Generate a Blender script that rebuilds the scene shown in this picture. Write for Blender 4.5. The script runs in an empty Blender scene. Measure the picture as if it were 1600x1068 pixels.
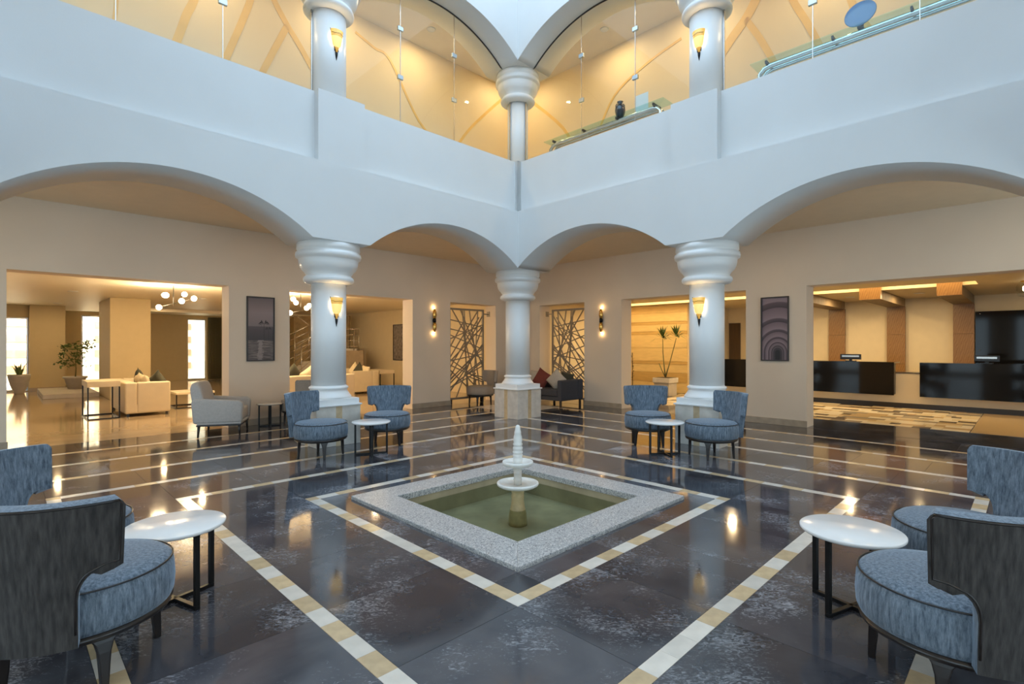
import bpy, bmesh, math, random
from mathutils import Vector, Matrix
random.seed(7)
PI = math.pi
scene = bpy.context.scene
COL = scene.collection

# ---------------------------------------------------------------- camera, sky, exposure
FPX, CX, HZ, CAMH = 805.0, 809.0, 540.0, 1.4
cam_d = bpy.data.cameras.new('camera')
cam_d.sensor_width = 36.0
cam_d.lens = FPX / 1600 * 36.0
cam_d.shift_x = -(CX - 800) / 1600
cam_d.shift_y = (HZ - 534) / 1600
cam_d.clip_start = 0.05
cam = bpy.data.objects.new('camera', cam_d); COL.objects.link(cam)
cam.location = (0, 0, CAMH); cam.rotation_euler = (PI / 2, 0, 0)
scene.camera = cam

world = bpy.data.worlds.new('sky'); scene.world = world
world.use_nodes = True
wn = world.node_tree.nodes; wl = world.node_tree.links
bg = wn['Background']
tcw = wn.new('ShaderNodeTexCoord'); sepw = wn.new('ShaderNodeSeparateXYZ')
rampw = wn.new('ShaderNodeValToRGB')
wl.new(tcw.outputs['Generated'], sepw.inputs[0]); wl.new(sepw.outputs['Z'], rampw.inputs[0])
rampw.color_ramp.elements[0].color = (0.68, 0.85, 1.0, 1)
rampw.color_ramp.elements[1].color = (0.52, 0.75, 1.0, 1)
wl.new(rampw.outputs[0], bg.inputs[0]); bg.inputs[1].default_value = 2.6

scene.view_settings.view_transform = 'Standard'
scene.view_settings.look = 'None'
scene.view_settings.gamma = 1.0
scene.view_settings.use_curve_mapping = False
scene.view_settings.exposure = 0.4
cy = scene.cycles
cy.use_denoising = True
cy.max_bounces = 9; cy.diffuse_bounces = 5; cy.glossy_bounces = 4
cy.transmission_bounces = 6; cy.transparent_max_bounces = 16
cy.sample_clamp_indirect = 4.0
cy.caustics_reflective = False; cy.caustics_refractive = False
cy.use_adaptive_sampling = False

# ---------------------------------------------------------------- building frame: u to the right-back, v to the left-back
OY = 4.72
R2 = math.sqrt(0.5)
MB = Matrix.Translation((0, OY, 0)) @ Matrix.Rotation(PI / 4, 4, 'Z')
def W(u, v, z=0.0):
    return MB @ Vector((u, v, z))
def at(px, py, Y):
    return Vector(((px - CX) / FPX * Y, Y, CAMH - (py - HZ) / FPX * Y))

for _i, (_n, _s) in enumerate((('l', -4.4), ('l', -0.0), ('l', 4.4), ('r', -4.4), ('r', 0.0), ('r', 4.4))):  # sampling portals for the windows added behind the camera
    _d = bpy.data.lights.new('window_portal', 'AREA'); _d.shape = 'RECTANGLE'; _d.size = 3.4; _d.size_y = 2.85
    _d.cycles.is_portal = True
    _o = bpy.data.objects.new('window_portal', _d); COL.objects.link(_o)
    _q = W(-6.55, _s, 1.48) if _n == 'l' else W(_s, -6.55, 1.48)
    _o.location = _q
    _t = W(0, _s, 1.48) if _n == 'l' else W(_s, 0, 1.48)
    _o.rotation_euler = (_t - _q).to_track_quat('-Z', 'Y').to_euler()
portal_d = bpy.data.lights.new('skylight_portal', 'AREA')
portal_d.shape = 'SQUARE'; portal_d.size = 8.6
portal_d.cycles.is_portal = True
portal = bpy.data.objects.new('skylight_portal', portal_d); COL.objects.link(portal)
portal.location = (0, OY, 8.7); portal.rotation_euler = (0, 0, PI / 4)

# ---------------------------------------------------------------- materials
def mk(name):
    m = bpy.data.materials.new(name); m.use_nodes = True
    nt = m.node_tree
    return m, nt, nt.nodes, nt.links, nt.nodes['Principled BSDF']
def mat(name, col, rough=0.6, metal=0.0, var=0.0, vscale=6.0, bump=0.0, bscale=40.0, emit=None, es=0.0, sheen=0.0, coat=0.0, stretch=(1,1,1), rand=0.0, spec=None):
    m, nt, N, L, b = mk(name)
    b.inputs['Base Color'].default_value = (*col, 1)
    b.inputs['Roughness'].default_value = rough
    b.inputs['Metallic'].default_value = metal
    if spec is not None: b.inputs['Specular IOR Level'].default_value = spec
    if coat: b.inputs['Coat Weight'].default_value = coat; b.inputs['Coat Roughness'].default_value = 0.05
    if sheen:
        b.inputs['Sheen Weight'].default_value = sheen
        b.inputs['Sheen Roughness'].default_value = 0.4
    tc = N.new('ShaderNodeTexCoord'); mp = N.new('ShaderNodeMapping')
    mp.inputs['Scale'].default_value = stretch
    L.new(tc.outputs['Object'], mp.inputs[0])
    src = None
    if var:
        n = N.new('ShaderNodeTexNoise'); n.inputs['Scale'].default_value = vscale; n.inputs['Detail'].default_value = 5
        L.new(mp.outputs[0], n.inputs['Vector'])
        r = N.new('ShaderNodeValToRGB')
        r.color_ramp.elements[0].position = 0.3; r.color_ramp.elements[1].position = 0.7
        r.color_ramp.elements[0].color = (*[c * (1 - var) for c in col], 1)
        r.color_ramp.elements[1].color = (*[min(1, c * (1 + var)) for c in col], 1)
        L.new(n.outputs['Fac'], r.inputs[0]); src = r.outputs[0]
    if rand:
        oi = N.new('ShaderNodeObjectInfo'); hs = N.new('ShaderNodeHueSaturation')
        ma = N.new('ShaderNodeMapRange'); ma.inputs['To Min'].default_value = 1 - rand; ma.inputs['To Max'].default_value = 1 + rand
        L.new(oi.outputs['Random'], ma.inputs['Value']); L.new(ma.outputs[0], hs.inputs['Value'])
        if src: L.new(src, hs.inputs['Color'])
        else: hs.inputs['Color'].default_value = (*col, 1)
        src = hs.outputs[0]
    if src: L.new(src, b.inputs['Base Color'])
    if bump:
        n2 = N.new('ShaderNodeTexNoise'); n2.inputs['Scale'].default_value = bscale; n2.inputs['Detail'].default_value = 4
        L.new(mp.outputs[0], n2.inputs['Vector'])
        bp = N.new('ShaderNodeBump'); bp.inputs['Strength'].default_value = bump; bp.inputs['Distance'].default_value = 0.01
        L.new(n2.outputs['Fac'], bp.inputs['Height']); L.new(bp.outputs[0], b.inputs['Normal'])
    if emit:
        b.inputs['Emission Color'].default_value = (*emit, 1); b.inputs['Emission Strength'].default_value = es
    return m

M = {}
M['white'] = mat('white_plaster', (0.71, 0.71, 0.70), 0.6, var=0.02, vscale=1.5, bump=0.04, bscale=60)
M['white_gloss'] = mat('white_column_paint', (0.82, 0.82, 0.81), 0.35, var=0.015, vscale=2)
M['beige'] = mat('beige_plaster', (0.75, 0.64, 0.52), 0.7, var=0.03, vscale=1.2, bump=0.05, bscale=70)
M['ceil_beige'] = mat('corridor_ceiling_paint', (0.80, 0.64, 0.44), 0.7, var=0.02)
M['skirt'] = mat('beige_marble_skirting', (0.40, 0.33, 0.25), 0.25, var=0.12, vscale=8)
M['cream'] = mat('cream_wall_paint', (0.78, 0.66, 0.44), 0.6, var=0.02)
M['room_wall'] = mat('lounge_wall_paint', (0.56, 0.44, 0.24), 0.6, var=0.02)
M['room_ceil'] = mat('lounge_ceiling_paint', (0.88, 0.80, 0.64), 0.45)
M['gallery_wall'] = mat('gallery_wall_paint', (0.86, 0.72, 0.50), 0.55, var=0.04, vscale=1.0)
M['gallery_ceil'] = mat('gallery_ceiling_paint', (0.80, 0.72, 0.58), 0.5, var=0.02)
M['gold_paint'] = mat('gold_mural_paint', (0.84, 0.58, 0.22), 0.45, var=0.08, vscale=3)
M['grout'] = mat('dark_grout', (0.02, 0.02, 0.022), 0.5)
M['pedestal'] = mat('cream_marble', (0.62, 0.58, 0.52), 0.22, var=0.10, vscale=9)
M['tan_marble'] = mat('tan_marble_band', (0.56, 0.42, 0.25), 0.2, var=0.12, vscale=14, rand=0.1)
M['white_marble'] = mat('white_marble_block', (0.66, 0.61, 0.54), 0.14, var=0.08, vscale=10, rand=0.08)
M['fountain'] = mat('fountain_marble', (0.80, 0.78, 0.74), 0.3, var=0.08, vscale=16)
M['fountain_tan'] = mat('fountain_foot_marble', (0.55, 0.42, 0.22), 0.35, var=0.15, vscale=18)
M['black'] = mat('black_metal', (0.012, 0.011, 0.011), 0.35, 0.6)
M['wood_dark'] = mat('dark_lacquered_wood', (0.014, 0.010, 0.009), 0.28, var=0.2)
M['table_top'] = mat('white_table_marble', (0.80, 0.79, 0.78), 0.18, var=0.05, vscale=5)
M['steel'] = mat('brushed_steel', (0.55, 0.53, 0.50), 0.25, 1.0)
M['frame'] = mat('dark_picture_frame', (0.028, 0.017, 0.014), 0.3)
M['brass'] = mat('brass', (0.75, 0.45, 0.12), 0.25, 1.0)
M['sofa'] = mat('cream_sofa_leather', (0.66, 0.56, 0.39), 0.5, var=0.03)
M['armchair'] = mat('grey_wool', (0.46, 0.44, 0.42), 0.9, var=0.06, vscale=40, bump=0.2, bscale=300)
M['beige_fab'] = mat('beige_chair_fabric', (0.34, 0.29, 0.24), 0.85, var=0.06, vscale=40, bump=0.2, bscale=200)
M['navy_fab'] = mat('charcoal_sofa_fabric', (0.050, 0.052, 0.066), 0.8, var=0.1, vscale=40)
M['rust_fab'] = mat('rust_cushion_fabric', (0.19, 0.04, 0.028), 0.8, var=0.1, vscale=30)
M['pale_fab'] = mat('pale_cushion_fabric', (0.50, 0.47, 0.42), 0.85, var=0.06, vscale=30)
M['cream_fab'] = mat('cream_cushion_fabric', (0.78, 0.66, 0.44), 0.85, var=0.06, vscale=30)
M['dark_fab'] = mat('dark_green_cushion_fabric', (0.045, 0.045, 0.03), 0.85)
M['leaf'] = mat('leaf_green', (0.10, 0.14, 0.03), 0.5, var=0.3, vscale=10)
M['stem'] = mat('plant_stem', (0.16, 0.15, 0.05), 0.7)
M['soil'] = mat('potting_soil', (0.05, 0.035, 0.02), 0.95, bump=0.5)
M['pot'] = mat('stone_pot', (0.50, 0.45, 0.38), 0.6, var=0.08)
M['travertine'] = mat('light_travertine', (0.74, 0.53, 0.22), 0.35, var=0.06, vscale=4, stretch=(1, 1, 5))
M['travertine_dark'] = mat('brown_travertine', (0.56, 0.36, 0.12), 0.35, var=0.08, vscale=4, stretch=(1, 1, 5))
M['desk_glass'] = mat('black_back_painted_glass', (0.008, 0.008, 0.009), 0.06, spec=0.25)
M['screen_black'] = mat('monitor_plastic', (0.012, 0.012, 0.013), 0.3)
M['lattice'] = mat('bronze_lattice_metal', (0.30, 0.25, 0.19), 0.45, 0.3)
M['curtain'] = mat('olive_curtain', (0.13, 0.12, 0.07), 0.85)
M['door_wood'] = mat('dark_door_wood', (0.08, 0.045, 0.02), 0.4, var=0.15, vscale=3, stretch=(8, 8, 0.6))
M['kick'] = mat('dark_kick_plate', (0.03, 0.022, 0.013), 0.3)
M['counter'] = mat('cream_counter', (0.80, 0.70, 0.52), 0.4)
M['beam'] = mat('ceiling_beam_paint', (0.50, 0.43, 0.30), 0.5)
M['ext_wall'] = mat('sand_exterior', (0.85, 0.72, 0.52), 0.8, var=0.05)
M['ext_brick'] = mat('brown_exterior_stone', (0.42, 0.24, 0.13), 0.8, var=0.1)
M['console_chrome'] = mat('console_chrome', (0.50, 0.60, 0.65), 0.15, 0.9)
M['vase'] = mat('dark_glazed_ceramic', (0.02, 0.025, 0.04), 0.15, coat=0.6)
M['paper'] = mat('white_card', (0.85, 0.85, 0.83), 0.6)
M['blue_disc'] = mat('blue_glazed_dish', (0.10, 0.22, 0.42), 0.2)
M['glow_warm'] = mat('warm_lamp_diffuser', (1, 0.9, 0.7), 0.5, emit=(1.0, 0.74, 0.38), es=6.0)
M['glow_cove'] = mat('cove_light_diffuser', (1, 0.9, 0.7), 0.5, emit=(1.0, 0.76, 0.42), es=5.0)
M['bulb'] = mat('lit_bulb_glass', (1, 0.95, 0.85), 0.5, emit=(1.0, 0.80, 0.52), es=12.0)
M['amber'] = mat('lit_amber_glass', (0.8, 0.5, 0.12), 0.3, emit=(1.0, 0.48, 0.07), es=0.32, var=0.2, vscale=20)
M['amber_hot'] = mat('amber_glass_by_bulb', (1, 0.8, 0.4), 0.3, emit=(1.0, 0.58, 0.11), es=0.62)
M['pool'] = mat('olive_pool_tile', (0.46, 0.38, 0.25), 0.5, var=0.25, vscale=3)
M['clip'] = mat('glass_clip_steel', (0.45, 0.50, 0.52), 0.3, 1.0)
M['gasket'] = mat('dark_gasket', (0.03, 0.03, 0.035), 0.5)
M['lounge_floor'] = mat('tan_polished_marble', (0.42, 0.32, 0.21), 0.09, var=0.12, vscale=2.5)

def velvet():
    m, nt, N, L, b = mk('blue_grey_velvet')
    tc = N.new('ShaderNodeTexCoord'); mp = N.new('ShaderNodeMapping'); mp.inputs['Scale'].default_value = (14, 14, 2.2)
    L.new(tc.outputs['Object'], mp.inputs[0])
    n = N.new('ShaderNodeTexNoise'); n.inputs['Scale'].default_value = 5; n.inputs['Detail'].default_value = 8; n.inputs['Roughness'].default_value = 0.75
    L.new(mp.outputs[0], n.inputs['Vector'])
    r = N.new('ShaderNodeValToRGB'); r.color_ramp.elements[0].position = 0.36; r.color_ramp.elements[1].position = 0.68
    r.color_ramp.elements[0].color = (0.045, 0.068, 0.098, 1); r.color_ramp.elements[1].color = (0.23, 0.285, 0.35, 1)
    L.new(n.outputs['Fac'], r.inputs[0]); L.new(r.outputs[0], b.inputs['Base Color'])
    b.inputs['Roughness'].default_value = 0.75
    b.inputs['Sheen Weight'].default_value = 0.55; b.inputs['Sheen Roughness'].default_value = 0.35
    b.inputs['Sheen Tint'].default_value = (0.55, 0.68, 0.85, 1)
    n2 = N.new('ShaderNodeTexNoise'); n2.inputs['Scale'].default_value = 14
    L.new(mp.outputs[0], n2.inputs['Vector'])
    bp = N.new('ShaderNodeBump'); bp.inputs['Strength'].default_value = 0.25; bp.inputs['Distance'].default_value = 0.006
    L.new(n2.outputs['Fac'], bp.inputs['Height']); L.new(bp.outputs[0], b.inputs['Normal'])
    return m
M['velvet'] = velvet()

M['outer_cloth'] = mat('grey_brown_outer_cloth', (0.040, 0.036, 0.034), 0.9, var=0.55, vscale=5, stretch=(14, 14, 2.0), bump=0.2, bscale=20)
def dark_marble():
    m, nt, N, L, b = mk('dark_grey_marble')
    tc = N.new('ShaderNodeTexCoord'); oi = N.new('ShaderNodeObjectInfo')
    g = N.new('ShaderNodeNewGeometry')
    vm = N.new('ShaderNodeVectorMath'); vm.operation = 'SCALE'; vm.inputs['Scale'].default_value = 37.0
    cb = N.new('ShaderNodeCombineXYZ'); L.new(oi.outputs['Random'], cb.inputs[0]); L.new(oi.outputs['Random'], cb.inputs[1])
    L.new(cb.outputs[0], vm.inputs[0])
    ad = N.new('ShaderNodeVectorMath'); ad.operation = 'ADD'
    L.new(g.outputs['Position'], ad.inputs[0]); L.new(vm.outputs[0], ad.inputs[1])
    n = N.new('ShaderNodeTexNoise'); n.inputs['Scale'].default_value = 2.2; n.inputs['Detail'].default_value = 7; n.inputs['Distortion'].default_value = 0.8
    L.new(ad.outputs[0], n.inputs['Vector'])
    r = N.new('ShaderNodeValToRGB'); r.color_ramp.elements[0].position = 0.3; r.color_ramp.elements[1].position = 0.75
    r.color_ramp.elements[0].color = (0.034, 0.035, 0.044, 1); r.color_ramp.elements[1].color = (0.085, 0.080, 0.088, 1)
    L.new(n.outputs['Fac'], r.inputs[0])
    # pale flecks and short veins, gathered in clouds
    mp = N.new('ShaderNodeMapping'); mp.inputs['Scale'].default_value = (1, 1.9, 1); mp.inputs['Rotation'].default_value = (0, 0, 0.9)
    L.new(ad.outputs[0], mp.inputs[0])
    n2 = N.new('ShaderNodeTexNoise'); n2.inputs['Scale'].default_value = 24; n2.inputs['Detail'].default_value = 9; n2.inputs['Roughness'].default_value = 0.7; n2.inputs['Distortion'].default_value = 1.6
    L.new(mp.outputs[0], n2.inputs['Vector'])
    n3 = N.new('ShaderNodeTexNoise'); n3.inputs['Scale'].default_value = 1.7; n3.inputs['Detail'].default_value = 3
    L.new(ad.outputs[0], n3.inputs['Vector'])
    mu = N.new('ShaderNodeMath'); mu.operation = 'MULTIPLY'; L.new(n2.outputs['Fac'], mu.inputs[0]); L.new(n3.outputs['Fac'], mu.inputs[1])
    r2 = N.new('ShaderNodeValToRGB'); r2.color_ramp.elements[0].position = 0.285; r2.color_ramp.elements[1].position = 0.41
    r2.color_ramp.elements[0].color = (0, 0, 0, 1); r2.color_ramp.elements[1].color = (1, 1, 1, 1)
    L.new(mu.outputs[0], r2.inputs[0])
    mx = N.new('ShaderNodeMix'); mx.data_type = 'RGBA'
    L.new(r2.outputs[0], mx.inputs['Factor']); L.new(r.outputs[0], mx.inputs['A']); mx.inputs['B'].default_value = (0.30, 0.31, 0.34, 1)
    hs = N.new('ShaderNodeHueSaturation'); ma = N.new('ShaderNodeMapRange'); ma.inputs['To Min'].default_value = 0.75; ma.inputs['To Max'].default_value = 1.3
    L.new(oi.outputs['Random'], ma.inputs['Value']); L.new(ma.outputs[0], hs.inputs['Value']); L.new(mx.outputs['Result'], hs.inputs['Color'])
    L.new(hs.outputs[0], b.inputs['Base Color'])
    b.inputs['Roughness'].default_value = 0.07
    b.inputs['Specular IOR Level'].default_value = 0.75
    n4 = N.new('ShaderNodeTexNoise'); n4.inputs['Scale'].default_value = 3.0; n4.inputs['Detail'].default_value = 2
    L.new(ad.outputs[0], n4.inputs['Vector'])
    bp = N.new('ShaderNodeBump'); bp.inputs['Strength'].default_value = 0.05; bp.inputs['Distance'].default_value = 0.01
    L.new(n4.outputs['Fac'], bp.inputs['Height']); L.new(bp.outputs[0], b.inputs['Normal'])
    return m
M['marble'] = dark_marble()

def granite():
    m, nt, N, L, b = mk('grey_granite')
    g = N.new('ShaderNodeNewGeometry')
    v = N.new('ShaderNodeTexVoronoi'); v.inputs['Scale'].default_value = 130
    L.new(g.outputs['Position'], v.inputs['Vector'])
    r = N.new('ShaderNodeValToRGB'); r.color_ramp.interpolation = 'CONSTANT'
    e = r.color_ramp.elements; e[0].position = 0; e[0].color = (0.08, 0.08, 0.085, 1); e[1].position = 0.12; e[1].color = (0.30, 0.30, 0.31, 1)
    x = e.new(0.40); x.color = (0.50, 0.49, 0.48, 1); x = e.new(0.8); x.color = (0.68, 0.66, 0.64, 1)
    L.new(v.outputs['Color'], r.inputs[0]); L.new(r.outputs[0], b.inputs['Base Color'])
    b.inputs['Roughness'].default_value = 0.3
    return m
M['granite'] = granite()

def glassy(name, tint, refl=0.08, bump=0.0, bscale=8):
    m, nt, N, L, b = mk(name)
    out = N['Material Output']; N.remove(b)
    tr = N.new('ShaderNodeBsdfTransparent'); tr.inputs[0].default_value = (*tint, 1)
    gl = N.new('ShaderNodeBsdfGlossy'); gl.inputs['Roughness'].default_value = 0.02
    fr = N.new('ShaderNodeFresnel'); fr.inputs['IOR'].default_value = 1.45
    if bump:
        tc = N.new('ShaderNodeNewGeometry'); n = N.new('ShaderNodeTexNoise'); n.inputs['Scale'].default_value = bscale; n.inputs['Detail'].default_value = 3
        L.new(tc.outputs['Position'], n.inputs['Vector'])
        bp = N.new('ShaderNodeBump'); bp.inputs['Strength'].default_value = bump; bp.inputs['Distance'].default_value = 0.03
        L.new(n.outputs['Fac'], bp.inputs['Height']); L.new(bp.outputs[0], gl.inputs['Normal']); L.new(bp.outputs[0], fr.inputs['Normal'])
    mx = N.new('ShaderNodeMixShader')
    ge = N.new('ShaderNodeNewGeometry'); om = N.new('ShaderNodeMath'); om.operation = 'SUBTRACT'; om.inputs[0].default_value = 1
    L.new(ge.outputs['Backfacing'], om.inputs[1]); mm = N.new('ShaderNodeMath'); mm.operation = 'MULTIPLY'
    L.new(fr.outputs[0], mm.inputs[0]); L.new(om.outputs[0], mm.inputs[1])
    L.new(mm.outputs[0], mx.inputs[0]); L.new(tr.outputs[0], mx.inputs[1]); L.new(gl.outputs[0], mx.inputs[2])
    L.new(mx.outputs[0], out.inputs['Surface'])
    return m
M['glass'] = glassy('clear_glass', (0.97, 0.99, 0.98))
M['glass_green'] = glassy('greenish_glass', (0.80, 0.93, 0.92))
M['water'] = glassy('pool_water', (0.66, 0.72, 0.66), bump=0.35, bscale=9)

def wood():
    m, nt, N, L, b = mk('oak_veneer')
    tc = N.new('ShaderNodeTexCoord'); mp = N.new('ShaderNodeMapping'); mp.inputs['Scale'].default_value = (3, 3, 0.7)
    L.new(tc.outputs['Object'], mp.inputs[0])
    w = N.new('ShaderNodeTexWave'); w.inputs['Scale'].default_value = 5; w.inputs['Distortion'].default_value = 7; w.inputs['Detail'].default_value = 3; w.bands_direction = 'DIAGONAL'
    L.new(mp.outputs[0], w.inputs['Vector'])
    r = N.new('ShaderNodeValToRGB'); r.color_ramp.elements[0].color = (0.33, 0.18, 0.065, 1); r.color_ramp.elements[1].color = (0.25, 0.13, 0.04, 1)
    L.new(w.outputs['Fac'], r.inputs[0]); L.new(r.outputs[0], b.inputs['Base Color']); b.inputs['Roughness'].default_value = 0.35
    return m
M['wood'] = wood()

def picture_arches():
    m, nt, N, L, b = mk('print_of_vaulted_arches')
    tc = N.new('ShaderNodeTexCoord'); sp = N.new('ShaderNodeSeparateXYZ'); L.new(tc.outputs['Object'], sp.inputs[0])
    # object space: x across (-.2...2), z up (-.57...57); nested arches shrinking towards a vanishing point
    def math_(op, a, bb=None):
        n = N.new('ShaderNodeMath'); n.operation = op
        for i, q in enumerate((a, bb)):
            if q is None: continue
            if isinstance(q, (int, float)): n.inputs[i].default_value = q
            else: L.new(q, n.inputs[i])
        return n.outputs[0]
    dx = math_('SUBTRACT', sp.outputs['X'], 0.05)
    dz = math_('ADD', sp.outputs['Z'], 0.42)
    dz1 = math_('MULTIPLY', math_('MAXIMUM', dz, 0.0), 0.85)
    rr = math_('SQRT', math_('ADD', math_('MULTIPLY', dx, dx), math_('MULTIPLY', dz1, dz1)))
    lg = math_('LOGARITHM', math_('ADD', rr, 0.004), 2.718)
    fr = math_('FRACT', math_('MULTIPLY', lg, 2.6))
    r = N.new('ShaderNodeValToRGB'); e = r.color_ramp.elements
    e[0].position = 0; e[0].color = (0.045, 0.028, 0.035, 1); e[1].position = 0.28; e[1].color = (0.10, 0.065, 0.08, 1)
    x = e.new(0.34); x.color = (0.27, 0.20, 0.23, 1); x = e.new(0.98); x.color = (0.17, 0.115, 0.14, 1)
    L.new(fr, r.inputs[0])
    r2 = N.new('ShaderNodeValToRGB'); r2.color_ramp.elements[0].position = 0.03; r2.color_ramp.elements[1].position = 0.14
    r2.color_ramp.elements[0].color = (0.03, 0.02, 0.02, 1)
    L.new(rr, r2.inputs[0])
    mx = N.new('ShaderNodeMix'); mx.data_type = 'RGBA'; mx.blend_type = 'MULTIPLY'; mx.inputs['Factor'].default_value = 1
    L.new(r.outputs[0], mx.inputs['A']); L.new(r2.outputs[0], mx.inputs['B'])
    L.new(mx.outputs['Result'], b.inputs['Base Color']); b.inputs['Roughness'].default_value = 0.35
    return m
M['print_arches'] = picture_arches()
def picture_lake():
    m, nt, N, L, b = mk('print_of_lake_shore')
    tc = N.new('ShaderNodeTexCoord'); sp = N.new('ShaderNodeSeparateXYZ'); L.new(tc.outputs['Object'], sp.inputs[0])
    ma = N.new('ShaderNodeMapRange'); ma.inputs['From Min'].default_value = -0.57; ma.inputs['From Max'].default_value = 0.57
    L.new(sp.outputs['Z'], ma.inputs['Value'])
    r = N.new('ShaderNodeValToRGB'); e = r.color_ramp.elements
    e[0].position = 0; e[0].color = (0.12, 0.095, 0.09, 1); e[1].position = 1; e[1].color = (0.14, 0.105, 0.11, 1)
    for p, c in ((0.315, (0.14, 0.11, 0.10, 1)), (0.325, (0.045, 0.033, 0.036, 1)), (0.48, (0.075, 0.055, 0.06, 1)), (0.535, (0.10, 0.075, 0.08, 1)), (0.545, (0.21, 0.165, 0.17, 1)), (0.75, (0.27, 0.21, 0.215, 1))):
        x = e.new(p); x.color = c
    L.new(ma.outputs[0], r.inputs[0])
    mp = N.new('ShaderNodeMapping'); mp.inputs['Scale'].default_value = (4, 1, 45); L.new(tc.outputs['Object'], mp.inputs[0])
    n = N.new('ShaderNodeTexNoise'); n.inputs['Scale'].default_value = 1.5; n.inputs['Detail'].default_value = 3; L.new(mp.outputs[0], n.inputs['Vector'])
    lt = N.new('ShaderNodeMath'); lt.operation = 'LESS_THAN'; lt.inputs[1].default_value = 0.32; L.new(ma.outputs[0], lt.inputs[0])
    r3 = N.new('ShaderNodeValToRGB'); r3.color_ramp.elements[0].position = 0.4; r3.color_ramp.elements[1].position = 0.62
    r3.color_ramp.elements[0].color = (0.45, 0.45, 0.45, 1); r3.color_ramp.elements[1].color = (1.7, 1.7, 1.7, 1)
    L.new(n.outputs['Fac'], r3.inputs[0])
    mx = N.new('ShaderNodeMix'); mx.data_type = 'RGBA'; mx.blend_type = 'MULTIPLY'
    L.new(lt.outputs[0], mx.inputs['Factor']); L.new(r.outputs[0], mx.inputs['A']); L.new(r3.outputs[0], mx.inputs['B'])
    L.new(mx.outputs['Result'], b.inputs['Base Color']); b.inputs['Roughness'].default_value = 0.35
    return m
M['print_lake'] = picture_lake()
M['print_abstract'] = mat('print_of_grasses', (0.22, 0.19, 0.17), 0.4, var=0.8, vscale=6, stretch=(5, 1, 1.5))
M['print_dark'] = mat('print_dark_silhouette', (0.03, 0.02, 0.022), 0.4)
M['print_light'] = mat('print_sun_glitter', (0.33, 0.28, 0.27), 0.4)
M['kick_brown'] = mat('brown_stair_stone', (0.30, 0.22, 0.13), 0.6, var=0.15)
MOS = [mat('mosaic_cream', (0.72, 0.60, 0.38), 0.25), mat('mosaic_tan', (0.52, 0.38, 0.20), 0.25), mat('mosaic_grey', (0.33, 0.28, 0.20), 0.25), mat('mosaic_brown', (0.10, 0.07, 0.04), 0.25), mat('mosaic_white', (0.82, 0.74, 0.56), 0.25)]

# ---------------------------------------------------------------- mesh helpers
def box(bm, x0, x1, y0, y1, z0, z1, mi=0):
    vs = [bm.verts.new(p) for p in ((x0,y0,z0),(x1,y0,z0),(x1,y1,z0),(x0,y1,z0),(x0,y0,z1),(x1,y0,z1),(x1,y1,z1),(x0,y1,z1))]
    for f in ((0,3,2,1),(4,5,6,7),(0,1,5,4),(1,2,6,5),(2,3,7,6),(3,0,4,7)):
        bm.faces.new([vs[i] for i in f]).material_index = mi
    return vs
def lathe(bm, prof, seg=32, cx=0, cy=0, mi=0, smooth=True):
    rings = []
    for r, z in prof:
        if r < 1e-5: rings.append([bm.verts.new((cx, cy, z))])
        else: rings.append([bm.verts.new((cx + r*math.cos(2*PI*i/seg), cy + r*math.sin(2*PI*i/seg), z)) for i in range(seg)])
    for a, b in zip(rings, rings[1:]):
        for i in range(seg):
            j = (i + 1) % seg
            if len(a) == 1 and len(b) == 1: continue
            if len(a) == 1: f = bm.faces.new((a[0], b[j], b[i]))
            elif len(b) == 1: f = bm.faces.new((a[i], a[j], b[0]))
            else: f = bm.faces.new((a[i], a[j], b[j], b[i]))
            f.material_index = mi; f.smooth = smooth
    for ring in (rings[0], rings[-1]):
        if len(ring) > 1:
            try: bm.faces.new(ring)
            except ValueError: pass
def tube(bm, pts, r, seg=8, closed=False, mi=0):
    pts = [Vector(p) for p in pts]; n = len(pts); rings = []
    prev = None
    for i, p in enumerate(pts):
        if closed: t = pts[(i+1) % n] - pts[i-1]
        else: t = pts[min(i+1, n-1)] - pts[max(i-1, 0)]
        t.normalize()
        if prev is None:
            a = Vector((0,0,1)) if abs(t.z) < 0.9 else Vector((1,0,0))
            nx = t.cross(a).normalized()
        else:
            nx = (prev - t * prev.dot(t)).normalized()
        prev = nx; ny = t.cross(nx)
        rr = r[i] if isinstance(r, (list, tuple)) else r
        rings.append([bm.verts.new(p + (nx*math.cos(2*PI*k/seg) + ny*math.sin(2*PI*k/seg))*rr) for k in range(seg)])
    m = n if closed else n - 1
    for i in range(m):
        a, b = rings[i], rings[(i+1) % n]
        for k in range(seg):
            f = bm.faces.new((a[k], a[(k+1)%seg], b[(k+1)%seg], b[k])); f.smooth = True; f.material_index = mi
    if not closed:
        bm.faces.new(rings[0][::-1]); bm.faces.new(rings[-1])
def prism(bm, poly, z0, z1, mi=0):
    a = [bm.verts.new((x, y, z0)) for x, y in poly]; b = [bm.verts.new((x, y, z1)) for x, y in poly]
    n = len(poly)
    bm.faces.new(a[::-1]).material_index = mi; bm.faces.new(b).material_index = mi
    for i in range(n):
        bm.faces.new((a[i], a[(i+1)%n], b[(i+1)%n], b[i])).material_index = mi
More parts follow.
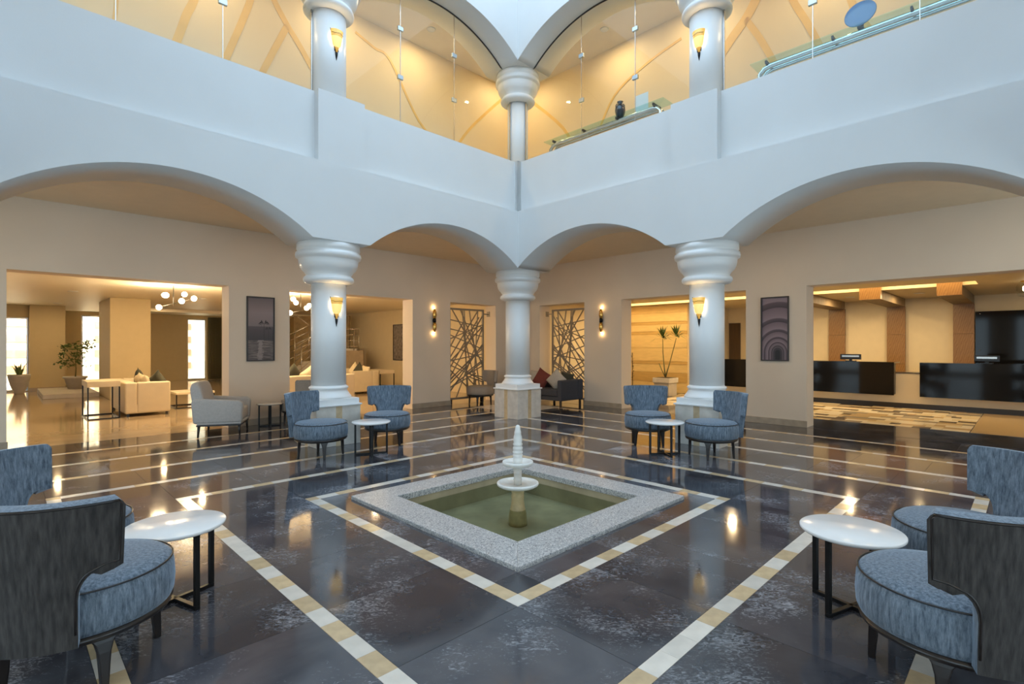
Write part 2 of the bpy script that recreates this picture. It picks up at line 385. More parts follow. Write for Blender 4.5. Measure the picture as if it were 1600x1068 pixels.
def bar(bm, p, q, w, d):
    """flat bar in the xz plane from p to q: width w in the plane, depth d across"""
    (x0, z0), (x1, z1) = p, q
    L_ = math.hypot(x1-x0, z1-z0) or 1e-6
    nx, nz = -(z1-z0)/L_*w/2, (x1-x0)/L_*w/2
    c = [(x0+nx, z0+nz), (x0-nx, z0-nz), (x1-nx, z1-nz), (x1+nx, z1+nz)]
    a = [bm.verts.new((x, -d/2, z)) for x, z in c]; b = [bm.verts.new((x, d/2, z)) for x, z in c]
    bm.faces.new(a); bm.faces.new(b[::-1])
    for i in range(4): bm.faces.new((a[i], b[i], b[(i+1)%4], a[(i+1)%4]))
def mesh(name, bm, mats, recalc=True):
    if recalc: bmesh.ops.recalc_face_normals(bm, faces=bm.faces)
    me = bpy.data.meshes.new(name); bm.to_mesh(me); bm.free()
    for m in (mats if isinstance(mats, (list, tuple)) else [mats]): me.materials.append(m)
    return me
def obj(name, bm, m, parent=None, mw=None, bevel=0, seg=2, sub=0, smooth=False, kind=None, label=None):
    me = bm if isinstance(bm, bpy.types.Mesh) else mesh(name, bm, m)
    o = bpy.data.objects.new(name, me); COL.objects.link(o)
    if parent: o.parent = parent
    if mw is not None: o.matrix_world = mw
    if smooth:
        for p in me.polygons: p.use_smooth = True
    if bevel:
        b = o.modifiers.new('bevel', 'BEVEL'); b.width = bevel; b.segments = seg; b.limit_method = 'ANGLE'; b.angle_limit = 0.6
        b.harden_normals = False
    if sub:
        s = o.modifiers.new('sub', 'SUBSURF'); s.levels = sub; s.render_levels = sub
    if kind: o['kind'] = kind
    if label: o['label'] = label
    return o
def B(): return bmesh.new()
def bx(*a):
    bm = B(); box(bm, *a); return bm
def thing(name, label, cat, loc=(0,0,0), rz=0.0, group=None):
    o = bpy.data.objects.new(name, None); COL.objects.link(o)
    o.empty_display_size = 0.1
    o.location = loc; o.rotation_euler = (0, 0, rz)
    o['label'] = label; o['category'] = cat
    if group: o['group'] = group
    return o
def tag(o, label, cat, group=None):
    o['label'] = label; o['category'] = cat
    if group: o['group'] = group
    return o
def kids(o): return [c for c in COL.objects if c.parent == o]
def dup(root, loc, rz, label, group=None, scale=1):
    ch = {}
    for c in list(COL.objects):
        if c.parent: ch.setdefault(c.parent.name, []).append(c)
    def cp(o, parent):
        c = o.copy(); COL.objects.link(c)
        if parent: c.parent = parent; c.matrix_parent_inverse = o.matrix_parent_inverse.copy()
        for k in ch.get(o.name, []): cp(k, c)
        return c
    r = cp(root, None); r.location = loc; r.rotation_euler = (0, 0, rz); r.scale = (scale,)*3
    r['label'] = label
    if group: r['group'] = group
    return r
RZ45 = PI / 4
def struct(name, bm, m, bevel=0, label=None):
    o = obj(name, bm, m, mw=MB.copy(), bevel=bevel, kind='structure')
    return o
def light(name, typ, loc, energy, col, size=0.1, parent=None, rot=None, **kw):
    d = bpy.data.lights.new(name, typ); d.energy = energy; d.color = col
    if typ == 'AREA': d.shape = kw.get('shape', 'DISK'); d.size = size; d.size_y = kw.get('size_y', size)
    elif typ == 'SPOT': d.shadow_soft_size = size; d.spot_size = kw.get('spot', 2.4); d.spot_blend = 0.6
    else: d.shadow_soft_size = size
    o = bpy.data.objects.new(name, d); COL.objects.link(o); o.location = loc
    if parent: o.parent = parent
    if rot: o.rotation_euler = rot
    return o

# ================================================================ FLOOR
HF = 3.433          # atrium face
HT = 4.303          # back face of the arcade
HC = 3.868          # column centres
HW = 6.385          # back wall face
HW2 = 6.785
RINGS = [1.38, 2.22, 3.06, 3.90, 4.745, 5.61]
SW = 0.10
fb = B()
e = HW + 0.02
for r in ((-e, e, 1.05, e), (-e, e, -e, -1.05), (-e, -1.05, -1.05, 1.05), (1.05, e, -1.05, 1.05)):
    box(fb, r[0], r[1], r[2], r[3], -0.10, -0.005)
floor = struct('floor', fb, M['grout'])
_cache = {}
def slab(nm, lx, ly, m, th=0.005, inset=0.0012, dz=0.0):
    k = (nm, round(lx, 4), round(ly, 4), m.name)
    if k not in _cache:
        bm = B(); box(bm, -lx/2+inset, lx/2-inset, -ly/2+inset, ly/2-inset, -th, dz)
        _cache[k] = mesh(nm, bm, m)
    return _cache[k]
def piece(nm, u, v, lx, ly, m, dz=0.0, inset=0.0012):
    o = bpy.data.objects.new(nm, slab(nm, lx, ly, m, inset=inset, dz=dz)); COL.objects.link(o)
    o.parent = floor; o.location = (u, v, 0)       # parent already carries the 45 degree turn
    return o
# dark tiles, ring by ring
bounds = [1.085] + RINGS + [HW]
for k in range(len(bounds) - 1):
    h0 = bounds[k]; h1 = bounds[k+1] - (SW if k < len(RINGS) else 0)
    w = h1 - h0; c = (h0 + h1) / 2
    n = max(3, round(2*h0 / 0.74)); l = 2*h0 / n
    for i in range(n):
        t = -h0 + (i + 0.5)*l
        piece('tile', t, c, l, w, M['marble']); piece('tile', t, -c, l, w, M['marble'])
        piece('tile', c, t, w, l, M['marble']); piece('tile', -c, t, w, l, M['marble'])
    for su in (-1, 1):
        for sv in (-1, 1): piece('tile', su*c, sv*c, w, w, M['marble'])
# inlaid stripes
rest = B()
for k, H in enumerate(RINGS):
    n = max(4, round(2*(H - SW) / 0.185)); l = 2*(H - SW) / n; c = H - SW/2
    for side in range(4):
        for i in range(n + 1):
            if i < n: t = -(H - SW) + (i + 0.5)*l; ll = l
            else: t = H - SW/2; ll = SW
            mm = M['white_marble'] if (i + side) % 2 == 0 else M['tan_marble']
            if random.random() < 0.12: mm = M['white_marble']
            q = [(t, c), (c, -t), (-t, -c), (-c, t)][side]
            lx, ly = ((ll, SW), (SW, ll))[side % 2]
            if k < 3 and not (k == 2 and side in (0, 1)):
                piece('marble_block', q[0], q[1], lx, ly, mm, inset=0.0006)
            else:
                box(rest, q[0]-lx/2+.0006, q[0]+lx/2-.0006, q[1]-ly/2+.0006, q[1]+ly/2-.0006, -0.005, 0.0, 0 if mm is M['white_marble'] else 1)
o = obj('marble_stripe', mesh('marble_stripe', rest, [M['white_marble'], M['tan_marble']]), None, floor, kind='stuff')
o.matrix_parent_inverse = Matrix.Identity(4)
piece('marble_inlay', 5.0, 5.0, 1.45, 1.45, M['pedestal'], dz=0.0015)

struct('floor_lounge', bx(-9, 6.4, HW+0.02, 21.1, -0.1, 0.0), M['lounge_floor'])
struct('floor_reception', bx(HW+0.02, 14.0, -9, 6.4, -0.1, 0.0), M['marble'])

# ================================================================ STRUCTURE
def arch_z(s, s0, s1, zs, rise):
    hw = (s1 - s0)/2; c = (s0 + s1)/2
    R = (hw*hw + rise*rise) / (2*rise)
    return zs + math.sqrt(max(0, R*R - (s-c)**2)) - (R - rise)
def arch_wall(bm, swap, n0, n1, zs, rise, ztop, e0, e1):
    """wall along s, thickness n0..n1, two arches; swap puts s on v (wall at u=n) else on u (wall at v=n)"""
    S = [(e0, zs)] if e0 < -HF else []
    for a0, a1 in ((-HF, -0.42), (0.42, HF)):
        for i in range(33):
            s = a0 + (a1 - a0)*i/32
            S.append((s, arch_z(s, a0, a1, zs, rise) if 0 < i < 32 else zs))
    if e1 > HF: S.append((e1, zs))
    def P(s, n, z): return (n, s, z) if swap else (s, n, z)
    rows = []
    for s, z in S:
        rows.append([bm.verts.new(P(s, n0, z)), bm.verts.new(P(s, n0, ztop)), bm.verts.new(P(s, n1, z)), bm.verts.new(P(s, n1, ztop))])
    for a, b in zip(rows, rows[1:]):
        bm.faces.new((a[0], b[0], b[1], a[1])); bm.faces.new((a[2], a[3], b[3], b[2]))
        f = bm.faces.new((a[0], a[2], b[2], b[0])); f.smooth = True
        bm.faces.new((a[1], b[1], b[3], a[3]))
    for r in (rows[0], rows[-1]): bm.faces.new((r[0], r[1], r[3], r[2]))
sides = (('far_left', False, HF, HT, -HF, HT), ('far_right', True, HF, HT, -HF, HF), ('near_left', True, -HF, -HT, -HT, HF), ('near_right', False, -HF, -HT, -HF, HF))
for nm, sw, n0, n1, e0, e1 in sides:
    bm = B(); arch_wall(bm, sw, n0, n1, 2.85, 0.54, 3.90, e0, e1)
    # corner blocks
    struct('wall_arcade_' + nm, bm, M['white'])
    bm = B(); arch_wall(bm, sw, n0, n1, 6.71, 0.54, 8.6, e0, e1)
    struct('wall_upper_arcade_' + nm, bm, M['white'])
bm = B()
for su, sv in ((1, -1), (-1, -1)):
    box(bm, min(su*HF, su*HT), max(su*HF, su*HT), min(sv*HF, sv*HT), max(sv*HF, sv*HT), 2.85, 3.90)
    box(bm, min(su*HF, su*HT), max(su*HF, su*HT), min(sv*HF, sv*HT), max(sv*HF, sv*HT), 6.71, 8.6)
struct('wall_corner_blocks', bm, M['white'])
# parapets with shallow pilasters
for nm, sw, sg in (('far_left', False, 1), ('far_right', True, 1), ('near_left', True, -1), ('near_right', False, -1)):
    def pb(bm, s0, s1, a, b, z0, z1):
        a, b = sorted((sg*a, sg*b))
        if sw: box(bm, a, b, s0, s1, z0, z1)
        else: box(bm, s0, s1, a, b, z0, z1)
    bm = B()
    pb(bm, -3.56, 3.56, 3.563, 4.15, 3.88, 4.86)
    pb(bm, -0.34, 0.34, 3.445, 3.57, 3.88, 4.86)
    pb(bm, -3.56, -3.44, 3.48, 3.57, 3.88, 4.86); pb(bm, 3.47, 3.56, 3.47, 3.57, 3.88, 4.86)
    # sloped weathering where the parapet sits back
    struct('trim_parapet_' + nm, bm, M['white'])
bm = B()
for su in (-1, 1):
    for sv in (-1, 1):
        box(bm, min(su*3.56, su*4.15), max(su*3.56, su*4.15), min(sv*3.56, sv*4.15), max(sv*3.56, sv*4.15), 3.88, 4.86)
struct('trim_parapet_corners', bm, M['white'])
# corridor ceiling and gallery floor
def annulus(bm, h0, h1, z0, z1):
    box(bm, -h1, h1, h0, h1, z0, z1); box(bm, -h1, h1, -h1, -h0, z0, z1)
    box(bm, -h1, -h0, -h0, h0, z0, z1); box(bm, h0, h1, -h0, h0, z0, z1)
bm = B(); annulus(bm, HT - 0.01, HW2, 3.42, 3.50)
struct('ceiling_corridor', bm, M['ceil_beige'])
bm = B(); annulus(bm, HF + 0.02, 6.6, 3.6, 3.88)
struct('floor_gallery', bm, M['white'])
bm = B(); annulus(bm, HT - 0.01, 6.0, 7.6, 7.75)
struct('ceiling_gallery', bm, M['gallery_ceil'])
GW = 5.643
for nm, r in (('far_left', (-6, 6, GW, GW+0.2)), ('far_right', (GW, GW+0.2, -6, GW)), ('near_left', (-GW-0.2, -GW, -6, GW)), ('near_right', (-GW, GW, -GW-0.2, -GW))):
    struct('wall_gallery_' + nm, bx(*r, 3.88, 7.6), M['gallery_wall'])

# back walls of the ground floor with openings
HD = 2.43
def wall_holes(bm, swap, n0, n1, s0, s1, z0, z1, holes):
    def bb(a, b, c, d):
        if swap: box(bm, n0, n1, a, b, c, d)
        else: box(bm, a, b, n0, n1, c, d)
    cur = s0
    for h0, h1, hz0, hz1 in sorted(holes):
        bb(cur, h0, z0, z1)
        if hz1 < z1: bb(h0, h1, hz1, z1)
        if hz0 > z0: bb(h0, h1, z0, hz0)
        cur = h1
    bb(cur, s1, z0, z1)
HL = [(-3.30, -0.60, 0, HD), (0.417, 3.09, 0, HD), (4.132, 5.593, 0, HD)]
HR = [(-3.45, -0.597, 0, HD), (0.417, 3.13, 0, HD), (4.162, 5.593, 0, HD)]
bm = B(); wall_holes(bm, False, HW, HW2, -HW2, HW2, 0, 3.45, HL); struct('wall_far_left', bm, M['beige'])
bm = B(); wall_holes(bm, True, HW, HW2, -HW2, HW, 0, 3.45, HR); struct('wall_far_right', bm, M['beige'])
NH = [(-6.1, -2.7, 0.05, 2.9), (-1.7, 1.7, 0.05, 2.9), (2.7, 6.1, 0.05, 2.9)]  # unseen windows added behind the camera to light the column fronts
bm = B(); wall_holes(bm, True, -HW2, -HW, -HW2, HW, 0, 3.45, NH); struct('wall_near_left', bm, M['beige'])
bm = B(); wall_holes(bm, False, -HW2, -HW, -HW, HW, 0, 3.45, NH); struct('wall_near_right', bm, M['beige'])
for i, (sw, h) in enumerate([(True, h) for h in NH] + [(False, h) for h in NH]):
    f = B(); t_ = 0.05
    def wb(a, b, c, d):
        if sw: box(f, -6.62, -6.56, a, b, c, d)
        else: box(f, a, b, -6.62, -6.56, c, d)
    wb(h[0], h[0]+t_, h[2], h[3]); wb(h[1]-t_, h[1], h[2], h[3]); wb(h[0]+t_, h[1]-t_, h[3]-t_, h[3]); wb(h[0]+t_, h[1]-t_, h[2], h[2]+t_)
    mid = (h[0]+h[1])/2; wb(mid-0.02, mid+0.02, h[2]+t_, h[3]-t_)
    w_ = struct('window_%d' % (4+i), f, M['frame'])  # frame of an added window, invented to let daylight in
    for a, b in ((h[0]+t_, mid-0.02), (mid+0.02, h[1]-t_)):
        obj('pane', bx(-6.6, -6.59, a, b, h[2]+t_, h[3]-t_) if sw else bx(a, b, -6.6, -6.59, h[2]+t_, h[3]-t_), M['glass'], w_)
struct('floor_terrace', bx(-14, -HW2, -14, 8, -0.2, -0.06), M['pot'])
for nm, sw, hs in (('left', False, HL), ('right', True, HR)):
    bm = B(); cur = -HW
    for h in hs + [(HW, 0, 0, 0)]:
        a, b = cur, h[0]
        if sw: box(bm, HW-0.018, HW-0.0005, a-0.012, b+0.012, 0, 0.115)
        else: box(bm, a-0.012, b+0.012, HW-0.018, HW-0.0005, 0, 0.115)
        cur = h[1]
    struct('baseboard_' + nm, bm, M['skirt'], bevel=0.004)

# lounge shell
LC = 2.65
struct('ceiling_lounge', bx(-9, 6.6, HW2, 21.2, LC, LC+0.15), M['room_ceil'])
struct('wall_lounge_right', bx(6.40, 6.6, HW2, 21.2, 0, LC), M['cream'])
struct('wall_lounge_left', bx(-9.2, -9, HW, 21.2, 0, LC), M['room_wall'])
wh = [(-1.32, -0.78, 0.02, 2.5), (1.98, 2.66, 0.02, 2.5)]
bm = B(); wall_holes(bm, False, 21.0, 21.25, -2.0, 6.6, 0, LC, wh); struct('wall_lounge_back', bm, M['room_wall'])
bm = B(); wall_holes(bm, False, 18.5, 18.75, -9, -2.7, 0, LC, [(-4.9, -2.78, 0.02, 2.26)]); struct('wall_lounge_return', bm, M['room_wall'])
struct('wall_lounge_block', bx(-2.76, -1.94, 18.2, 21.0, 0, LC), M['room_wall'])
pil = B(); box(pil, -1.38, -0.51, 13.49, 15.6, 0, LC)
struct('wall_lounge_pillar', pil, M['room_wall'], bevel=0.01)
struct('baseboard_lounge', bx(-2.775, -1.93, 18.185, 18.2, 0, 0.12), M['skirt'])
bm = B(); box(bm, -2.6, -1.45, 14.9, 17.8, 0, 0.12)
tag(obj('low_platform', bm, M['pot'], mw=MB.copy(), bevel=0.008), 'low stone platform with the potted tree on it in the left lounge', 'platform')
# cove: raised bright tray edge near the far wall of the lounge
bm = B(); box(bm, -0.4, 6.3, 17.4, 17.55, LC-0.10, LC-0.001)
struct('trim_lounge_cove', bm, M['room_ceil'])
def window(n, u0, u1, v, z0, z1, mull):
    f = B(); t = 0.04
    box(f, u0, u0+t, v, v+0.06, z0, z1); box(f, u1-t, u1, v, v+0.06, z0, z1)
    box(f, u0+t, u1-t, v, v+0.06, z1-t, z1); box(f, u0+t, u1-t, v, v+0.06, z0, z0+t)
    o = struct('window_%d' % n, f, M['steel'])
    g = obj('pane', bx(u0+t, u1-t, v+0.02, v+0.03, z0+t, z1-t), M['glass'], o); 
    return o
window(1, -1.32, -0.78, 21.05, 0.02, 2.5, 0)
window(2, 1.98, 2.66, 21.05, 0.02, 2.5, 0)
window(3, -4.9, -2.78, 18.55, 0.02, 2.26, 0)
# sunlit court outside the lounge windows
struct('floor_court', bx(-16, 8, 21.3, 27, -0.12, -0.02), M['ext_wall'])
struct('floor_court_side', bx(-16, -2.76, 18.8, 21.3, -0.12, -0.02), M['ext_wall'])
cw = struct('wall_court', bx(-16, 8, 24.6, 24.8, -0.02, 4.5), M['ext_wall'])
for (u0, u1) in ((-9.4, -8.5), (-7.4, -6.6), (-5.6, -4.6), (-3.4, -2.5), (-0.6, 0.2), (2.0, 2.9), (4.6, 5.4)):
    for z0 in (0.35, 0.95, 1.55, 2.15):
        obj('stone_block', bx(u0, u1, 24.56, 24.6, z0, z0+0.28), M['ext_brick'], cw)
l = light('court_daylight', 'AREA', W(-2.5, 22.6, 5.2), 1500, (1.0, 0.93, 0.82), 14.0, rot=(0, 0, 0), shape='RECTANGLE', size_y=2.5)
l.rotation_euler = (0, 0, PI/4)
d = Vector(W(-2.5, 24.0, 1.0)) - l.location
l.rotation_euler = d.to_track_quat('-Z', 'Y').to_euler()
l.data.shape = 'DISK'; l.data.size = 3.0

# reception shell
RC = 2.64
SN0, SN1, SV0, SV1 = 9.80, 10.52, -2.56, 6.2
bm = B()
box(bm, HW2, SN0, -9, 6.6, RC, RC+0.5); box(bm, SN1, 14.0, -9, 6.6, RC, RC+0.5)
box(bm, SN0, SN1, -9, SV0, RC, RC+0.5); box(bm, SN0, SN1, SV1, 6.6, RC, RC+0.5)
box(bm, SN0, SN1, SV0, SV1, 3.05, RC+0.5)
struct('ceiling_reception', bm, M['cream'])
struct('wall_reception_divider', bx(HW2, 14.0, 6.40, 6.6, 0, RC), M['cream'])
struct('wall_reception_end', bx(HW, 14.0, -9.2, -9, 0, RC), M['cream'])
struct('wall_reception_back', bx(13.63, 13.85, -9, 4.2, 0, RC), M['cream'])
struct('wall_reception_return', bx(10.82, 13.63, 3.79, 3.99, 0, RC), M['cream'])
sw_ = struct('wall_stone', bx(10.82, 11.0, 3.99, 6.40, 0, RC), M['travertine'])
zs = [0, 0.3, 0.6, 0.84, 0.94, 1.34, 1.74, 1.84, 2.04, 2.135, 2.4, RC-0.005]
dk = [0, 1, 0, 1, 0, 0, 1, 0, 1, 0, 0]
for i in range(len(dk)):
    obj('stone_course', bx(10.795 - 0.004*(i % 2), 10.82, 3.80, 6.395, zs[i]+0.003, zs[i+1]-0.003), M['travertine_dark'] if dk[i] else M['travertine'], sw_)
# luminous cove in the ceiling slot
cv = thing('cove_light', 'long glowing ceiling cove above the reception desks', 'light', W(10.0, 1.8, 3.0), RZ45)
obj('diffuser', bx(-0.16, 0.49, -4.3, 4.3, 0.0, 0.03), M['glow_cove'], cv)

# thin gold strips along the gallery walls
def wall_pt(side, px, py, n=GW):
    c = OY + n*math.sqrt(2); r = abs(px - CX)/FPX
    Y = c/(1 + r); a = c - Y
    s = n - math.sqrt(2)*a
    return s, CAMH + (HZ - py)/FPX*Y
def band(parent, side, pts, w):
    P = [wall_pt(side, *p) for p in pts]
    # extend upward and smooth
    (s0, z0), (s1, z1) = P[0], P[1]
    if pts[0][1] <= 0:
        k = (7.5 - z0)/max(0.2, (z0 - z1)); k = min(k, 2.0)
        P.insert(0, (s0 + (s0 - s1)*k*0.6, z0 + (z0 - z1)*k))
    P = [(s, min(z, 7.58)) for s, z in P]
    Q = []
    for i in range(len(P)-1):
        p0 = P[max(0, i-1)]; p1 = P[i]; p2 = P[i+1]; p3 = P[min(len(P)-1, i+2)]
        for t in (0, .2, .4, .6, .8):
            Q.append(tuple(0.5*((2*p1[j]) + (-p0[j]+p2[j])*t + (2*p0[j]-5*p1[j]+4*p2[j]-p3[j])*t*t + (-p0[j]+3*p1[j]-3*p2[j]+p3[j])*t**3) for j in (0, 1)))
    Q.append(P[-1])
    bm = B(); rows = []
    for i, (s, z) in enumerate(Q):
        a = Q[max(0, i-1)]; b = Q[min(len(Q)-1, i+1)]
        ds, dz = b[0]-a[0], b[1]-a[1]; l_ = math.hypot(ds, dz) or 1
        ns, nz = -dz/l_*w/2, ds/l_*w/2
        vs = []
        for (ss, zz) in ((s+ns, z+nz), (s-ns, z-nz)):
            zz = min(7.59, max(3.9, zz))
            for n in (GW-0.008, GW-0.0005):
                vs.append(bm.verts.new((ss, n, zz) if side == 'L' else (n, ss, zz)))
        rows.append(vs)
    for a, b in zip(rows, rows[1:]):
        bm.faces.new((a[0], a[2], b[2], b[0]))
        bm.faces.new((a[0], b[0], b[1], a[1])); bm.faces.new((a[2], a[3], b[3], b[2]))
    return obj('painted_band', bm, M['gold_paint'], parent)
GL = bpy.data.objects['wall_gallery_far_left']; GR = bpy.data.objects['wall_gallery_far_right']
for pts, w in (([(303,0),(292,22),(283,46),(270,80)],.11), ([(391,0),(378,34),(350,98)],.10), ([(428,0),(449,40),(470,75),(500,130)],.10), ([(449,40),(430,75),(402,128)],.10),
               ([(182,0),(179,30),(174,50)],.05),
               ([(555,50),(585,75),(610,95),(655,190),(700,240)],.05), ([(700,250),(735,200),(790,150)],.06)):  # middle bay: glass reflections drawn as gold strips on the wall
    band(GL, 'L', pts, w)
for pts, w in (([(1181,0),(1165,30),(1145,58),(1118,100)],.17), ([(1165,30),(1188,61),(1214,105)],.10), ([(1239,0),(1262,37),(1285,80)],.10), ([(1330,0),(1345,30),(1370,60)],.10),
               ([(905,250),(880,200),(820,150)],.07), ([(1065,60),(1010,100),(960,150),(930,220)],.05)):  # inner right bay: reflections in the glass put in as gold strips
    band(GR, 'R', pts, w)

# ================================================================ COLUMNS
CAPP = [(0.0,0.0),(0.43,0.0),(0.435,-0.085),(0.415,-0.10),(0.415,-0.115),(0.445,-0.13),(0.452,-0.165),(0.445,-0.20),(0.415,-0.215),(0.410,-0.235),
        (0.405,-0.28),(0.395,-0.32),(0.370,-0.365),(0.335,-0.40),(0.310,-0.44),(0.305,-0.455),(0.325,-0.462),(0.343,-0.48),(0.350,-0.505),(0.343,-0.53),(0.322,-0.55),(0.29,-0.562),(0.24,-0.57)]
_colm = {}
def column(loc, zs, zb, shaft_r, label, pedestal):
    """zs: underside of the wall it carries; zb: top of what it stands on"""
    t = thing('column', label, 'column', loc, RZ45)
    bm = B(); lathe(bm, [(r*(1 if shaft_r > .22 else .97), zs - loc[2] + z) for r, z in CAPP], 48)
    obj('capital', bm, M['white_gloss'], t)
    h = zs - 0.565 - loc[2]
    if pedestal:
        bm = B(); lathe(bm, [(shaft_r, h), (shaft_r, 0.83)], 48); obj('shaft', bm, M['white_gloss'], t)
        bm = B()
        box(bm, -0.325, 0.325, -0.325, 0.325, 0, 0.555)
        ped = obj('pedestal', bm, M['pedestal'], t, bevel=0.004)
        for k in range(4):
            bm = B(); box(bm, -0.045, 0.045, -0.327, -0.3, 0.0, 0.554)
            s = obj('inlay_band', bm, M['tan_marble'], ped); s.rotation_euler = (0, 0, k*PI/2)
        bm = B(); box(bm, -0.345, 0.345, -0.345, 0.345, 0.555, 0.578)
        obj('base_slab', bm, M['white_gloss'], t, bevel=0.006)
        bm = B(); box(bm, -0.312, 0.312, -0.312, 0.312, 0.578, 0.655)
        obj('plinth', bm, M['white_gloss'], t, bevel=0.004)
        bm = B(); lathe(bm, [(0, .655), (0.312, 0.655), (0.312, 0.675), (0.300, 0.69), (0.278, 0.72), (0.258, 0.755), (0.254, 0.775), (0.262, 0.782), (0.272, 0.795), (0.272, 0.808), (0.262, 0.82), (0.248, 0.825), (shaft_r, 0.835), (0, .835)], 48)
        obj('base_moulding', bm, M['white_gloss'], t)
    else:
        bm = B(); lathe(bm, [(shaft_r, h), (shaft_r, 0.0)], 48); obj('shaft', bm, M['white_gloss'], t)
    return t
for (u, v, nm) in ((HC, HC, 'behind the fountain at the far corner'), (0.0, HC, 'behind the left pair of blue chairs'), (HC, 0.0, 'behind the right pair of blue chairs')):
    p = W(u, v, 0)
    column(tuple(p), 2.85, 0, 0.24, 'round white column on a marble pedestal ' + nm, True)
    p.z = 4.86
    where = {'b': 'above the fountain corner', 'l': 'at the left with amber wall light', 'r': 'at the right with amber wall light'}[('b' if u == v else ('l' if u == 0 else 'r'))]
    column(tuple(p), 6.71, 4.86, 0.20 if u == v else 0.24, 'upper floor white column ' + where, False)
for (u, v, nm) in ((-HC, HC, 'left'), (HC, -HC, 'right')):
    p = W(u, v, 0)
    column(tuple(p), 2.85, 0, 0.24, 'white column at the outer %s corner beside the camera' % nm, True)

# ================================================================ GALLERY GLAZING
def glaze(side, s0, s1, label):
    a0, a1 = (0.42, HF) if s0 > 0 else (-HF, -0.42)
    def top(s):
        s_ = min(max(s, a0+1e-4), a1-1e-4); return arch_z(s_, a0, a1, 6.71, 0.54) - 0.02 if a0 < s < a1 else 6.70
    def Q(s, n, z): return (s, n, z) if side == 'L' else (n, s, z)
    t = thing('glass_screen', label, 'glass screen', tuple(W(0, 0, 0)), RZ45)
    L_ = s1 - s0; cuts = [s0, s0 + L_*0.327, s0 + L_*0.655, s1]
    if s0 > 0: cuts = [s0, s1 - 1.376*1.0 - 1.09, s1 - 1.376, s1]
    else: cuts = [s0, s0 + 1.376, s0 + 2.466, s1]
    if s0 < 0: cuts = [s0, s1 - 2.2, s1 - 1.13, s1]
    for i in range(3):
        c0, c1 = cuts[i] + 0.003, cuts[i+1] - 0.003
        bm = B(); rows = []
        for k in range(13):
            s = c0 + (c1 - c0)*k/12
            rows.append([bm.verts.new(Q(s, HC - 0.005, 4.862)), bm.verts.new(Q(s, HC - 0.005, top(s))), bm.verts.new(Q(s, HC + 0.005, 4.862)), bm.verts.new(Q(s, HC + 0.005, top(s)))])
        for a, b in zip(rows, rows[1:]):
            bm.faces.new((a[0], b[0], b[1], a[1])); bm.faces.new((a[2], a[3], b[3], b[2])); bm.faces.new((a[1], b[1], b[3], a[3])); bm.faces.new((a[0], a[2], b[2], b[0]))
        for r in (rows[0], rows[-1]): bm.faces.new((r[0], r[1], r[3], r[2]))
        obj('pane', bm, M['glass'], t)
        if i < 2:
            sj = cuts[i+1]
            bm = B()
            p0, p1 = Q(sj - 0.004, HC - 0.007, 4.862), Q(sj + 0.004, HC + 0.007, top(sj))
            box(bm, min(p0[0], p1[0]), max(p0[0], p1[0]), min(p0[1], p1[1]), max(p0[1], p1[1]), p0[2], p1[2])
            obj('joint', bm, M['steel'], t)
            for z in (5.72, 6.50):
                bm = B(); p0, p1 = Q(sj - 0.05, HC - 0.02, z - 0.035), Q(sj + 0.05, HC + 0.02, z + 0.035)
                box(bm, min(p0[0], p1[0]), max(p0[0], p1[0]), min(p0[1], p1[1]), max(p0[1], p1[1]), p0[2], p1[2])
                obj('clip', bm, M['clip'], t, bevel=0.006)
    pts = [Q(s0 + (s1-s0)*k/40, HC, top(s0 + (s1-s0)*k/40) + 0.012) for k in range(41)]
    bm = B(); tube(bm, pts, 0.014, 6); obj('gasket', bm, M['gasket'], t)
    for s in (s0, s1):
        bm = B(); p0, p1 = Q(s - 0.012, HC - 0.012, 4.862), Q(s + 0.012, HC + 0.012, 6.2)
        box(bm, min(p0[0], p1[0]), max(p0[0], p1[0]), min(p0[1], p1[1]), max(p0[1], p1[1]), p0[2], p1[2])
        obj('edge_profile', bm, M['steel'], t)
glaze('L', 0.25, HC - 0.21, 'glass screen in the upper arch just left of the far corner column')
glaze('R', 0.25, HC - 0.21, 'glass screen in the upper arch just right of the far corner column')
glaze('L', -HC + 0.21, -0.25, 'glass screen of the upper floor at the top left edge')
glaze('R', -HC + 0.21, -0.25, 'glass screen of the upper floor at the top right edge')

# gallery downlights
def downlight(loc, label, energy, group, r=0.05, mm='glow_warm', col=(1.0, 0.72, 0.38), spot=2.5):
    t = thing('ceiling_light', label, 'light', loc, 0, group)
    bm = B(); lathe(bm, [(r, -0.008), (r*1.35, -0.012), (r*1.4, -0.001), (r*0.9, -0.001)], 20); obj('trim_ring', bm, M['white_gloss'], t)
    bm = B(); lathe(bm, [(0, -0.004), (r, -0.004), (r, -0.002), (0, -0.002)], 20); obj('lens', bm, M[mm], t)
    light('lamp', 'AREA', (0, 0, -0.015), energy, col, r*1.6, parent=t)
    return t
n_ = 0
for s in (-3.0, -1.2, 0.9, 2.6, 4.9):
    for side in ('L', 'R'):
        if s > 4 and side == 'R': continue
        loc = W(s, 5.0, 7.6) if side == 'L' else W(5.0, s, 7.6)
        downlight(tuple(loc), 'round downlight in the %s upper gallery ceiling, %s' % ({'L': 'left', 'R': 'right'}[side], {-3.0: 'outermost', -1.2: 'second from outside', 0.9: 'in the middle', 2.6: 'second from the far corner', 4.9: 'at the far corner'}[s]), 12, 'downlights of the upper gallery', r=0.06)

